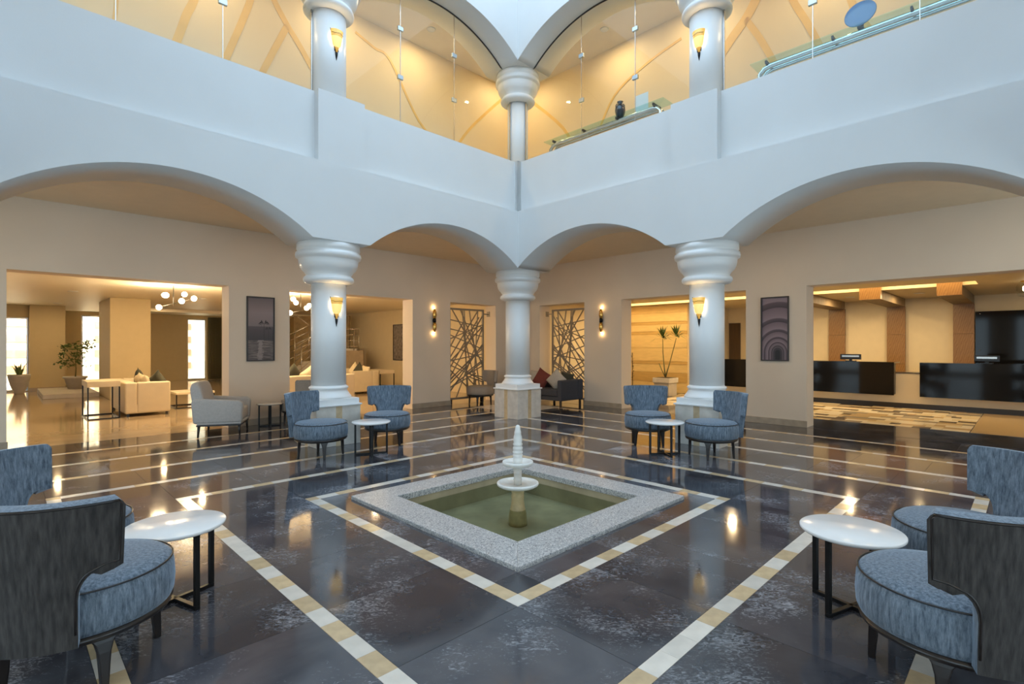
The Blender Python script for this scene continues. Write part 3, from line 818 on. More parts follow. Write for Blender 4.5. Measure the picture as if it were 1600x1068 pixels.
# unseen downlights added in the near corridors to warm the chair backs
ORD = ('first', 'second', 'third', 'fourth', 'fifth', 'sixth', 'seventh', 'eighth')
for side, nm in (('l', 'near left'), ('r', 'near right')):
    for i, s in enumerate((-5.0, -3.2, -1.4, 0.4, 2.2, 4.0)):
        n = 4.85
        loc = {'L': W(s, n, 3.42), 'R': W(n, s, 3.42), 'l': W(-n, s, 3.42), 'r': W(s, -n, 3.42)}[side]
        downlight(tuple(loc), '%s round downlight in the %s corridor ceiling' % (ORD[i], nm), 6.5 if side in 'LR' else 4, 'corridor downlights', r=0.09, col=(1.0, 0.78, 0.50))

for side, nm in (('L', 'far left'), ('R', 'far right')):  # unseen downlights added to brighten the far corridor walls, tucked behind the arches
    for i, s in enumerate((-5.4, -4.0, -3.2, -0.7, 0.0, 0.7, 3.2, 4.0)):
        n = 4.47
        downlight(tuple(W(s, n, 3.42) if side == 'L' else W(n, s, 3.42)), '%s round downlight behind the arches of the %s corridor' % (ORD[i], nm), 3.0, 'corridor downlights', r=0.06, col=(1.0, 0.74, 0.46))

# ================================================================ COLUMN WALL LIGHTS
def cone_sconce(loc, rz, label):
    t = thing('wall_light', label, 'wall light', loc, rz)   # local -y points away from the column
    h, r = 0.36, 0.095
    bm = B(); rows = []
    N_ = 10
    for k in range(N_+1):
        a = -PI*0.95/2 + PI*0.95*k/N_
        rows.append([bm.verts.new((rr*math.sin(a), -rr*math.cos(a)*0.75, z)) for rr, z in ((0.006, -h/2+0.05), (r*.35, -h/2+.13), (r*.62, -0.02), (r*.84, h/2-0.09), (r, h/2))])
    for a, b in zip(rows, rows[1:]):
        for i in range(4):
            f = bm.faces.new((a[i], b[i], b[i+1], a[i+1])); f.smooth = True; f.material_index = 1 if i in (1, 2) else 0
    me = mesh('glass_shade', bm, [M['amber'], M['amber_hot']], recalc=False)
    s = obj('glass_shade', me, None, t); so = s.modifiers.new('solid', 'SOLIDIFY'); so.thickness = 0.004
    bm = B(); lathe(bm, [(0, -h/2-0.055), (0.006, -h/2-0.03), (0.016, -h/2+0.02), (0.020, -h/2+0.06), (0, -h/2+0.06)], 12); obj('tip', bm, M['black'], t)
    bm = B(); tube(bm, [(-0.006, -0.005, -h/2+0.03), (-r*0.99, -0.008, h/2+0.01)], 0.005, 6); obj('bracket', bm, M['black'], t)
    bm = B(); tube(bm, [(-r*0.9, -0.025, h/2-0.045), (-r*0.4, -r*.72, h/2-0.06), (r*0.2, -r*.80, h/2-0.05), (r*0.86, -0.03, h/2-0.055)], 0.0025, 6); obj('wire', bm, M['black'], t)
    bm = B(); box(bm, -0.03, 0.03, 0.0, 0.012, -0.1, 0.12); obj('back_plate', bm, M['black'], t)
    bm = B(); lathe(bm, [(0, -0.02), (.018, -0.01), (.024, 0.02), (.018, .045), (0, .055)], 14, 0, -0.02); obj('bulb', bm, M['bulb'], t)
    light('lamp', 'POINT', (0, -0.04, h/2-0.04), 2.0, (1.0, 0.70, 0.34), 0.015, parent=t)
    return t
sx = 0.245*R2
for (px_, s, nm) in ((-2.735, 1, 'left'), (2.735, -1, 'right')):
    for z, lv in ((1.90, 'lower'), (5.66, 'upper')):
        cone_sconce((px_ + s*sx, OY + HC*R2 - sx, z), PI/4 if s > 0 else -PI/4, 'triangular amber glass light high on the %s %s column' % (lv, nm))
# two gold tube lights on the back walls
def tube_sconce(loc, rz, label):
    t = thing('wall_light', label, 'wall light', loc, rz)
    for sg in (1, -1):
        bm = B()
        prof = [(0.030, sg*0.035), (0.048, sg*0.12), (0.040, sg*0.2), (0.018, sg*0.265), (0.0, sg*0.265)]
        lathe(bm, prof, 20, 0, -0.05); obj('brass_cone', bm, M['brass'], t)
        bm = B(); lathe(bm, [(0, sg*0.266), (0.014, sg*0.266), (0.010, sg*0.274), (0, sg*0.276)], 12, 0, -0.05); obj('bulb', bm, M['glow_warm'], t)
        light('lamp', 'POINT', (0, -0.03, sg*0.30), 0.7, (1.0, 0.62, 0.25), 0.008, parent=t)
    bm = B(); lathe(bm, [(0, -0.04), (0.036, -0.04), (0.036, 0.04), (0, 0.04)], 20, 0, -0.05); obj('collar', bm, M['black'], t)
    bm = B(); box(bm, -0.02, 0.02, -0.05, 0.0, -0.03, 0.03); obj('arm', bm, M['black'], t)
tube_sconce(tuple(W(3.646, HW, 1.98)), RZ45, 'gold double cone wall light left of the fountain corner')
tube_sconce(tuple(W(HW, 3.646, 1.98)), -RZ45, 'gold double cone wall light right of the fountain corner')

# ================================================================ FOUNTAIN
fb = thing('fountain_basin', 'square granite rimmed water basin sunk in the dark floor', 'fountain basin', (0, OY, 0), RZ45)
for k in range(4):
    bm = B(); prism(bm, [(-1.08, -1.08), (1.08, -1.08), (0.78, -0.78), (-0.78, -0.78)], -0.03, 0.028)
    o = obj('coping_slab', bm, M['granite'], fb, bevel=0.004); o.rotation_euler = (0, 0, k*PI/2)
bm = B()
for k in range(4):
    c, s = math.cos(k*PI/2), math.sin(k*PI/2)
    for (x0, x1, y0, y1) in ((-0.80, 0.80, -0.83, -0.79),):
        pts = [(x0, y0), (x1, y0), (x1, y1), (x0, y1)]
        prism(bm, [(x*c - y*s, x*s + y*c) for x, y in pts], -0.42, -0.031)
box(bm, -0.80, 0.80, -0.80, 0.80, -0.27, -0.235)
obj('basin_lining', bm, M['pool'], fb)
bm = B(); g = 40
vs = [[bm.verts.new((-0.79 + 1.58*i/g, -0.79 + 1.58*j/g, -0.095)) for i in range(g+1)] for j in range(g+1)]
for j in range(g):
    for i in range(g): bm.faces.new((vs[j][i], vs[j][i+1], vs[j+1][i+1], vs[j+1][i])).smooth = True
obj('water', bm, M['water'], fb)
ft = thing('fountain', 'small two bowl white marble fountain standing in the basin', 'fountain', (0, OY, -0.235), 0)
def zf(z): return z + 0.235
bm = B(); lathe(bm, [(0.085, zf(-0.235)), (0.085, zf(-0.2)), (0.078, zf(-0.12)), (0.066, zf(-0.08)), (0.060, zf(-0.04)), (0.056, zf(0.0)), (0.060, zf(0.03)), (0.055, zf(0.05)), (0.060, zf(0.075)), (0.075, zf(0.09)), (0.0, zf(0.095))], 32); obj('foot', bm, M['fountain_tan'], ft)
def bowl(R, z, name):
    bm = B(); lathe(bm, [(0.05, z-0.052), (R*0.45, z-0.045), (R*0.85, z-0.028), (R*0.98, z-0.014), (R, z-0.002), (R*0.985, z+0.010), (R*0.93, z+0.013), (R*0.88, z+0.004), (R*0.6, z-0.010), (0.03, z-0.014)], 48)
    obj(name, bm, M['fountain'], ft)
bowl(0.192, zf(0.142), 'lower_bowl'); bowl(0.142, zf(0.335), 'upper_bowl')
bm = B(); lathe(bm, [(0.036, zf(0.12)), (0.036, zf(0.17)), (0.040, zf(0.178)), (0.036, zf(0.186)), (0.037, zf(0.23)), (0.042, zf(0.236)), (0.037, zf(0.245)), (0.040, zf(0.29)), (0.05, zf(0.30)), (0, zf(0.30))], 32); obj('stem', bm, M['pedestal'], ft)
bm = B(); lathe(bm, [(0.044, zf(0.32)), (0.044, zf(0.37)), (0.040, zf(0.383)), (0.044, zf(0.392)), (0.046, zf(0.405)), (0.038, zf(0.412)), (0.045, zf(0.420)), (0.046, zf(0.436)), (0.038, zf(0.444)), (0.044, zf(0.452)), (0.044, zf(0.474)), (0.036, zf(0.482)), (0.042, zf(0.490)), (0.044, zf(0.505)), (0.037, zf(0.515)), (0.041, zf(0.53)), (0.037, zf(0.57)), (0.030, zf(0.594)), (0.032, zf(0.60)), (0.030, zf(0.615)), (0.024, zf(0.635)), (0.022, zf(0.655)), (0.014, zf(0.672)), (0, zf(0.678))], 32); obj('finial', bm, M['fountain'], ft)

# ================================================================ BLUE CHAIRS
def chair(name, label, fab, loc, rz, group):
    """local +x is forward"""
    t = thing(name, label, 'chair', loc, rz, group)
    SR = 0.323
    bm = B(); lathe(bm, [(0, 0.245), (SR-0.03, 0.245), (SR-0.010, 0.252), (SR, 0.275), (SR+0.004, 0.33), (SR, 0.395), (SR-0.010, 0.425), (SR-0.032, 0.443), (SR-0.09, 0.452), (SR*0.4, 0.458), (0, 0.465)], 56)
    obj('seat', bm, fab, t)
    bm = B(); tube(bm, [(( SR-0.006)*math.cos(2*PI*i/56), (SR-0.006)*math.sin(2*PI*i/56), 0.428) for i in range(56)], 0.004, 6, closed=True)
    obj('piping', bm, M['wood_dark'] if fab is M['velvet'] else fab, t)
    bm = B(); lathe(bm, [(0, 0.212), (SR-0.03, 0.212), (SR-0.012, 0.222), (SR-0.004, 0.244), (0, 0.244)], 48)
    obj('base_ring', bm, M['wood_dark'], t)
    for a in (PI/4, 3*PI/4, 5*PI/4, 7*PI/4):
        bm = B(); d = 0.262
        cxx, cyy = d*math.cos(a), d*math.sin(a)
        rows = []
        for z, w, off in ((0.228, 0.15, -0.012), (0.212, 0.098, -0.010), (0.19, 0.066, -0.006), (0.15, 0.046, -0.002), (0.10, 0.038, 0.0), (0.0, 0.027, 0.006)):
            ox, oy = cxx + off*math.cos(a), cyy + off*math.sin(a)
            tx, ty = -math.sin(a), math.cos(a); rx, ry = math.cos(a), math.sin(a)
            dd = min(w, 0.034)*0.5
            rows.append([bm.verts.new((ox + tx*w/2*i + rx*dd*j, oy + ty*w/2*i + ry*dd*j, z)) for i, j in ((-1,-1),(1,-1),(1,1),(-1,1))])
        for p, q in zip(rows, rows[1:]):
            for i in range(4): bm.faces.new((p[i], p[(i+1)%4], q[(i+1)%4], q[i]))
        bm.faces.new(rows[0]); bm.faces.new(rows[-1][::-1])
        obj('leg', bm, M['wood_dark'], t, bevel=0.005)
    # back: T-shaped curved shell
    def half(z):
        if z <= 0.44: return 0.18
        if z < 0.545:
            k = (z - 0.44)/0.105; return 0.18 + 0.06*(1 - math.sqrt(max(0, 1 - k*k)))
        return 0.302
    Z = [0.248, 0.30, 0.36, 0.42, 0.44, 0.47, 0.49, 0.51, 0.525, 0.536, 0.543, 0.5449, 0.546, 0.56, 0.60, 0.67, 0.74, 0.782, 0.800, 0.810]
    def RR(z): return 0.318 + max(0, z-0.3)*0.10
    NT = 24
    bm = B(); grid = []
    for z in Z:
        h = half(z)
        if z >= 0.782: h = 0.302 - (z - 0.782)**1.5*4
        R_ = RR(z)
        row = []
        for k in range(NT+1):
            s = -h + 2*h*k/NT
            th = PI + s/0.35
            row.append(bm.verts.new((R_*math.cos(th), R_*math.sin(th), z)))
        grid.append(row)
    for a, b in zip(grid, grid[1:]):
        for k in range(NT): bm.faces.new((a[k], a[k+1], b[k+1], b[k])).smooth = True
    me = mesh('backrest', bm, [fab], recalc=True)
    o = obj('backrest', me, None, t, smooth=True)
    # thickness outwards
    nrm = me.polygons[len(me.polygons)//2].normal; c_ = me.polygons[len(me.polygons)//2].center
    outward = nrm.x*c_.x + nrm.y*c_.y > 0
    so = o.modifiers.new('solid', 'SOLIDIFY'); so.thickness = 0.062; so.offset = 1.0 if outward else -1.0
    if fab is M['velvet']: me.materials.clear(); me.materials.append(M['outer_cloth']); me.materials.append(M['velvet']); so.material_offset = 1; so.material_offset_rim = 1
    be = o.modifiers.new('bevel', 'BEVEL'); be.width = 0.014; be.segments = 3; be.limit_method = 'ANGLE'; be.angle_limit = 0.7
    # piping round the outer face
    pts = []
    def pp(s, z, dr=0.061, ins=0.012):
        th = PI + s/0.35; R_ = RR(z) + dr
        return (R_*math.cos(th), R_*math.sin(th), z)
    ins = 0.014
    up = [z for z in Z if 0.25 < z < 0.54]
    L1 = [(half(z) - ins*0.6, z) for z in up] + [(0.25, 0.556), (0.302-ins, 0.558), (0.302-ins, 0.60), (0.302-ins, 0.70), (0.302-ins, 0.782), (0.302-ins-0.008, 0.796)]
    top_ = [(0.302*(1-2*k/20)*0.94, 0.797) for k in range(21)]
    for s, z in L1: pts.append(pp(s, z))
    for s, z in top_: pts.append(pp(s, z))
    for s, z in reversed(L1): pts.append(pp(-s, z))
    bm = B(); tube(bm, pts, 0.0045, 6)
    obj('piping', bm, M['wood_dark'] if fab is M['velvet'] else fab, o)
    return t
D = PI/180
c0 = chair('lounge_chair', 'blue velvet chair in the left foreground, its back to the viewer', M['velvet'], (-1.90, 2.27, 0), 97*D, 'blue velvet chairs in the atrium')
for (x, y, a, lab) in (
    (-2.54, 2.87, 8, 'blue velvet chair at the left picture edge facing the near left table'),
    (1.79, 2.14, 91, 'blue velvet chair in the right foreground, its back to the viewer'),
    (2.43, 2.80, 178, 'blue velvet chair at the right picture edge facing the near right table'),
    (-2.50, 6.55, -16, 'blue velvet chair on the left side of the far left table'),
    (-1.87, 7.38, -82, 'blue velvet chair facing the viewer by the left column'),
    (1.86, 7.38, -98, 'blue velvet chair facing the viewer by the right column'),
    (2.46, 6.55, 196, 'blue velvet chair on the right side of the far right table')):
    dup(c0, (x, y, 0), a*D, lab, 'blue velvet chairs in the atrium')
b0 = chair('side_chair', 'beige chair beside the left lattice screen', M['beige_fab'], (-0.90, 12.33, 0), 215*D, 'beige chairs along the left wall')
dup(b0, (-3.92, 9.30, 0), 150*D, 'beige chair half hidden behind the left blue chair', 'beige chairs along the left wall')

# ================================================================ ROUND TABLES
def round_table(loc, rz, label, group, R_=0.243, h=0.425, topm='table_top'):
    t = thing('round_table', label, 'table', loc, rz, group)
    bm = B(); lathe(bm, [(0, h-0.022), (R_-0.008, h-0.022), (R_, h-0.014), (R_, h-0.004), (R_-0.005, h), (0, h)], 56); obj('tabletop', bm, M[topm], t)
    for k in range(2):
        w = 0.012; L_ = R_*0.86
        bm = B()
        box(bm, -L_, L_, -w, w, 0.0, 0.02)
        box(bm, -L_, -L_+0.024, -w, w, 0.02, h-0.022); box(bm, L_-0.024, L_, -w, w, 0.02, h-0.022)
        box(bm, -L_, L_, -w*0.98, w*0.98, h-0.040, h-0.0225)
        o = obj('leg_frame', bm, M['black'], t, bevel=0.002); o.rotation_euler = (0, 0, k*PI/2)
    return t
t0 = round_table((-1.88, 2.83, 0), 62*D, 'round white marble table between the two left foreground chairs', 'round white tables')
dup(t0, (1.78, 2.75, 0), 27*D, 'round white marble table between the two right foreground chairs', 'round white tables')
dup(t0, (-1.90, 6.68, 0), 20*D, 'round white table between the far left pair of blue chairs', 'round white tables')
dup(t0, (1.90, 6.66, 0), 8*D, 'round white table between the far right pair of blue chairs', 'round white tables')
round_table((-4.33, 9.0, 0), 30*D, 'small round beige table against the left back wall', 'round beige side tables', 0.21, 0.40, 'pedestal')

# ================================================================ PICTURES
def framed(loc, rz, w, h, pm, label):
    t = thing('framed_picture', label, 'picture', loc, rz)      # local -y faces the room
    f = 0.022
    bm = B()
    box(bm, -w/2, -w/2+f, -0.03, 0, -h/2, h/2); box(bm, w/2-f, w/2, -0.03, 0, -h/2, h/2)
    box(bm, -w/2+f, w/2-f, -0.03, 0, h/2-f, h/2); box(bm, -w/2+f, w/2-f, -0.03, 0, -h/2, -h/2+f)
    obj('frame', bm, M['frame'], t, bevel=0.002)
    pr = obj('print', bx(-w/2+f, w/2-f, -0.012, -0.002, -h/2+f, h/2-f), pm, t)
    return t, pr
t, pr = framed(tuple(W(-0.09, HW-0.001, 1.70)), RZ45, 0.47, 1.14, M['print_lake'], 'framed black and white print of palms by a lake on the left wall')
# palm silhouettes and glitter printed on it
bm = B()
def flat(bm, pts, y):
    bm.faces.new([bm.verts.new((x, y, z)) for x, z in pts])
for (x, zt, k) in ((0.055, 0.09, 1.5), (0.13, 0.0, 0.9)):
    flat(bm, [(x-0.003*k, -0.20), (x+0.003*k, -0.20), (x+0.002*k, zt), (x-0.002*k, zt)], -0.0125)
    for a in (200, 165, 130, 60, 25, -10, 235, -40):
        dx, dz = math.cos(a*D)*0.07*k, math.sin(a*D)*0.045*k
        flat(bm, [(x, zt), (x+dx*0.6-0.004, zt+dz+0.012*k), (x+dx, zt+dz*0.4-0.01*k), (x+dx*0.5, zt+dz*0.5)], -0.0127)
obj('palm_print', mesh('palm_print', bm, M['print_dark'], recalc=False), None, pr)
bm = B()
for i in range(26):
    z = -0.20 - i*0.0135; w_ = random.uniform(0.03, 0.055); x = -0.01 + random.uniform(-0.012, 0.012)
    flat(bm, [(x-w_, z), (x+w_, z), (x+w_*0.8, z-0.009), (x-w_*0.8, z-0.009)], -0.0126)
obj('glitter_print', mesh('glitter_print', bm, M['print_light'], recalc=False), None, pr)
framed(tuple(W(HW-0.001, -0.09, 1.70)), -RZ45, 0.47, 1.14, M['print_arches'], 'framed print of a vaulted arch passage on the right wall')
framed(tuple(W(6.395, 12.1, 1.52)), -RZ45, 0.95, 1.25, M['print_abstract'], 'framed grass print on the cream lounge wall')

# ================================================================ LATTICE SCREENS
def lattice(u, v, rz, mirror, label):
    t = thing('lattice_screen', label, 'screen', tuple(W(u, v, 0.11)), rz)
    w, h = 1.10, 2.20
    fr = B(); f = 0.045
    box(fr, -w/2, -w/2+f, -0.02, 0.02, 0, h); box(fr, w/2-f, w/2, -0.02, 0.02, 0, h)
    box(fr, -w/2+f, w/2-f, -0.02, 0.02, h-f, h); box(fr, -w/2+f, w/2-f, -0.02, 0.02, 0, f)
    obj('frame', fr, M['lattice'], t)
    rnd = random.Random(11)
    bm = B()
    X0, X1, Z0, Z1 = -w/2+f*0.6, w/2-f*0.6, f*0.6, h-f*0.6
    def clip(p, d):
        ts = []
        for sgn in (1, -1):
            tm = 1e9
            for i, (lo, hi) in enumerate(((X0, X1), (Z0, Z1))):
                dd = d[i]*sgn
                if dd > 1e-6: tm = min(tm, (hi - p[i])/dd)
                elif dd < -1e-6: tm = min(tm, (lo - p[i])/dd)
            ts.append(tm*sgn)
        return [(p[0]+d[0]*q, p[1]+d[1]*q) for q in ts]
    nodes = [(-0.05, 1.62), (0.28, 1.05), (-0.30, 0.85), (0.02, 0.5), (-0.35, 1.5), (0.25, 1.8), (0.1, 0.95)]
    count = 0
    for i, nd in enumerate(nodes):
        for k in range(5 if i < 2 else 2):
            a = rnd.uniform(0, PI)
            a = (k + rnd.uniform(0.1, 0.9)) * PI/(5 if i < 2 else 2) + i*0.4
            p, q = clip(nd, (math.cos(a), math.sin(a)))
            if i > 1 and k % 2:
                q = (nd[0] + (q[0]-nd[0])*0.55, nd[1] + (q[1]-nd[1])*0.55)
            b2 = B(); yo = 0.0006*(count % 5)
            if mirror: p, q = (-p[0], p[1]), (-q[0], q[1])
            bar(b2, p, q, 0.022, 0.026 - yo)
            obj('lattice_bar', b2, M['lattice'], t); count += 1
    for k in range(14):
        p, q = clip((rnd.uniform(X0, X1), rnd.uniform(0.1, 1.0)), (rnd.uniform(-1, 1), rnd.uniform(-1, 1) or .1))
        if k % 2: q = ((p[0]+q[0])/2, (p[1]+q[1])/2)
        if mirror: p, q = (-p[0], p[1]), (-q[0], q[1])
        b2 = B(); bar(b2, p, q, 0.024, 0.024 - 0.0005*(k % 4)); obj('lattice_bar', b2, M['lattice'], t)
    sg = 1 if not mirror else -1
    bm = B(); box(bm, min(sg*w/2, sg*(w/2+0.17)), max(sg*w/2, sg*(w/2+0.17)), -0.012, 0.012, h-0.12, h-0.095)
    obj('wall_bracket', bm, M['lattice'], t)
    bm = B(); box(bm, min(sg*(w/2+0.155), sg*(w/2+0.175)), max(sg*(w/2+0.155), sg*(w/2+0.175)), -0.05, 0.05, h-0.17, h-0.04)
    obj('bracket_plate', bm, M['lattice'], t)
    bm = B(); box(bm, -w/2+0.05, -w/2+0.1, -0.015, 0.015, -0.11, 0.0); box(bm, w/2-0.1, w/2-0.05, -0.015, 0.015, -0.11, 0.0)
    obj('foot', bm, M['black'], t)
lattice(4.72, 6.50, RZ45, False, 'bronze lattice screen in the opening left of the far column')
lattice(6.50, 4.72, -RZ45, True, 'bronze lattice screen in the opening right of the far column')

# ================================================================ CUSHIONS, SOFAS
def cushion(name, fabric, loc, rot, label, s=0.42, group=None, th=0.14):
    bm = B(); n = 10; T, Bt = [], []
    for j in range(n+1):
        T.append([]); Bt.append([])
        for i in range(n+1):
            x, y = -1 + 2*i/n, -1 + 2*j/n
            k = (1 - x**4)*(1 - y**4); pin = 1 - 0.07*(1 - x*x)*(y*y) ; pin2 = 1 - 0.07*(1 - y*y)*(x*x)
            px_, pz = x*pin2*s/2, y*pin*s/2
            T[-1].append(bm.verts.new((px_, th/2*k**0.6 + 0.004, pz))); Bt[-1].append(bm.verts.new((px_, -th/2*k**0.6 - 0.004, pz)))
    for j in range(n):
        for i in range(n):
            bm.faces.new((T[j][i], T[j][i+1], T[j+1][i+1], T[j+1][i])).smooth = True
            bm.faces.new((Bt[j][i], Bt[j+1][i], Bt[j+1][i+1], Bt[j][i+1])).smooth = True
    edge = [(0, i) for i in range(n)] + [(j, n) for j in range(n)] + [(n, n-i) for i in range(n)] + [(n-j, 0) for j in range(n)]
    for a, b in zip(edge, edge[1:] + edge[:1]):
        bm.faces.new((T[a[0]][a[1]], Bt[a[0]][a[1]], Bt[b[0]][b[1]], T[b[0]][b[1]]))
    o = obj(name, bm, fabric); o.location = loc; o.rotation_euler = rot
    return tag(o, label, 'cushion', group)
def sofa(u0, u1, v0, v1, facing, label, fab, group=None, hb=0.70, ha=0.675, hs=0.42, arms=(True, True), armw=0.16, backw=0.2, legh=0.06, name='sofa'):
    """facing: '+u','-u','+v','-v'. built in the building frame around its centre"""
    ang = {'+u': 0, '+v': PI/2, '-u': PI, '-v': -PI/2}[facing]
    cu, cv_ = (u0+u1)/2, (v0+v1)/2
    L_, Dp = ((v1-v0), (u1-u0)) if facing[1] == 'u' else ((u1-u0), (v1-v0))
    t = thing(name, label, 'sofa', tuple(W(cu, cv_, 0)), RZ45 + ang, group)
    # local x forward, y along
    bm = B(); box(bm, -Dp/2+0.01, Dp/2-0.01, -L_/2+0.01, L_/2-0.01, legh, 0.24); obj('base', bm, fab, t, bevel=0.015)
    bm = B(); box(bm, -Dp/2, -Dp/2+backw, -L_/2, L_/2, legh+0.005, hb); obj('backrest', bm, fab, t, bevel=0.03, seg=3)
    for k, a in enumerate(arms):
        if a:
            y0 = -L_/2 if k == 0 else L_/2-armw
            bm = B(); box(bm, -Dp/2+backw, Dp/2, y0, y0+armw, legh+0.005, ha); obj('arm', bm, fab, t, bevel=0.03, seg=3)
    ya, yb = -L_/2 + (armw if arms[0] else 0), L_/2 - (armw if arms[1] else 0)
    ns = 2
    for i in range(ns):
        bm = B(); box(bm, -Dp/2+backw, Dp/2-0.02, ya+(yb-ya)*i/ns+0.006, ya+(yb-ya)*(i+1)/ns-0.006, 0.242, hs); obj('seat_cushion', bm, fab, t, bevel=0.03, seg=3)
    for sx_ in (-1, 1):
        for sy in (-1, 1):
            bm = B(); x, y = sx_*(Dp/2-0.06), sy*(L_/2-0.06); box(bm, x-0.02, x+0.02, y-0.02, y+0.02, 0, legh); obj('leg', bm, M['wood_dark'], t)
    return t
sofa(-1.65, -0.89, 9.21, 11.1, '+u', 'cream sofa beside the console table in the left lounge', M['sofa'], hb=0.675)
sofa(3.80, 4.60, 10.45, 12.4, '-u', 'cream sofa seen past the left column in the lounge', M['sofa'], hb=0.675)
sofa(1.15, 2.95, 8.75, 9.6, '+v', 'cream sofa with its back to the lounge opening, left of the left column', M['sofa'])
sofa(5.52, 6.34, 4.15, 5.9, '-u', 'charcoal sofa behind the far column under the right lattice screen', M['navy_fab'], hb=0.62, ha=0.62, hs=0.40, legh=0.15, armw=0.12)
def uvrot(du): return RZ45 + du
for (u, v, z, fab, rx, rz, lab, s) in (
    (6.00, 5.36, 0.60, 'pale_fab', (-0.25, 0.0), -PI/2, 'pale grey cushion at the left end of the charcoal sofa', 0.40),
    (5.86, 5.05, 0.605, 'rust_fab', (-0.3, 0.45), -PI/2, 'rust red cushion on the charcoal sofa', 0.42),
    (5.90, 4.62, 0.60, 'pale_fab', (-0.3, 0.7), -PI/2, 'pale grey cushion tilted on the charcoal sofa right of the red one', 0.40),
    (6.02, 4.42, 0.58, 'dark_fab', (-0.3, 0.1), -PI/2, 'dark cushion at the right end of the charcoal sofa', 0.38)):
    o = cushion('cushion', M[fab], tuple(W(u, v, z)), (rx[0], rx[1], uvrot(rz)), lab, s)
for (u, v, z, fab, ry, du, lab) in (
    (-1.22, 9.75, 0.60, 'cream_fab', 0.0, PI/2, 'cream cushion on the near end of the lounge sofa'),
    (-1.25, 10.15, 0.60, 'cream_fab', 0.2, PI/2, 'second cream cushion on the lounge sofa'),
    (-1.20, 10.55, 0.63, 'dark_fab', 0.75, PI/2, 'dark green cushion standing on its corner on the lounge sofa'),
    (-1.05, 9.55, 0.62, 'dark_fab', 0.6, PI/2+0.5, 'dark green cushion by the arm of the lounge sofa'),
    (4.22, 11.25, 0.63, 'cream_fab', 0.75, -PI/2, 'cream cushion on the sofa right of the left column, leftmost'),
    (4.18, 10.9, 0.63, 'dark_fab', 0.75, -PI/2, 'dark cushion on the sofa right of the left column'),
    (4.25, 10.68, 0.60, 'cream_fab', 0.1, -PI/2, 'cream cushion behind the arm of the sofa right of the left column'),
    (1.55, 9.15, 0.70, 'dark_fab', 0.7, PI, 'dark cushion showing above the sofa left of the left column'),
    (1.95, 9.15, 0.66, 'cream_fab', 0.6, PI, 'pale cushion showing above the sofa left of the left column')):
    cushion('cushion', M[fab], tuple(W(u, v, z)), (-0.25 if ry < .3 else -0.2, ry, uvrot(du)), lab, 0.42)

# console and coffee tables in the lounge
def frame_table(u0, u1, v0, v1, h, th, label, m='sofa', name='console_table'):
    t = thing(name, label, 'table', tuple(W((u0+u1)/2, (v0+v1)/2, 0)), RZ45)
    a, b = (u1-u0)/2, (v1-v0)/2
    bm = B(); box(bm, -a, a, -b, b, h-th, h); obj('tabletop', bm, M[m], t, bevel=0.006)
    w = 0.022
    for sx_ in (-1, 1):
        for sy in (-1, 1):
            x, y = sx_*(a-w/2-0.004), sy*(b-w/2-0.004)
            obj('leg', bx(x-w/2, x+w/2, y-w/2, y+w/2, 0, h-th), M['black'], t)
    bm = B()
    for sx_ in (-1, 1): x = sx_*(a-w/2-0.004); box(bm, x-w/2, x+w/2, -b+w, b-w, 0.0, w)
    for sy in (-1, 1): y = sy*(b-w/2-0.004); box(bm, -a+w, a-w, y-w/2, y+w/2, 0.0, w)
    obj('stretcher', bm, M['black'], t)
frame_table(-2.22, -1.72, 9.18, 10.1, 0.725, 0.11, 'console table with thin black legs behind the cream lounge sofa')
frame_table(-0.62, 0.15, 10.1, 10.9, 0.36, 0.05, 'low coffee table in front of the cream lounge sofa', name='coffee_table')
frame_table(4.66, 5.16, 10.5, 11.6, 0.66, 0.10, 'console table behind the sofa right of the left column')

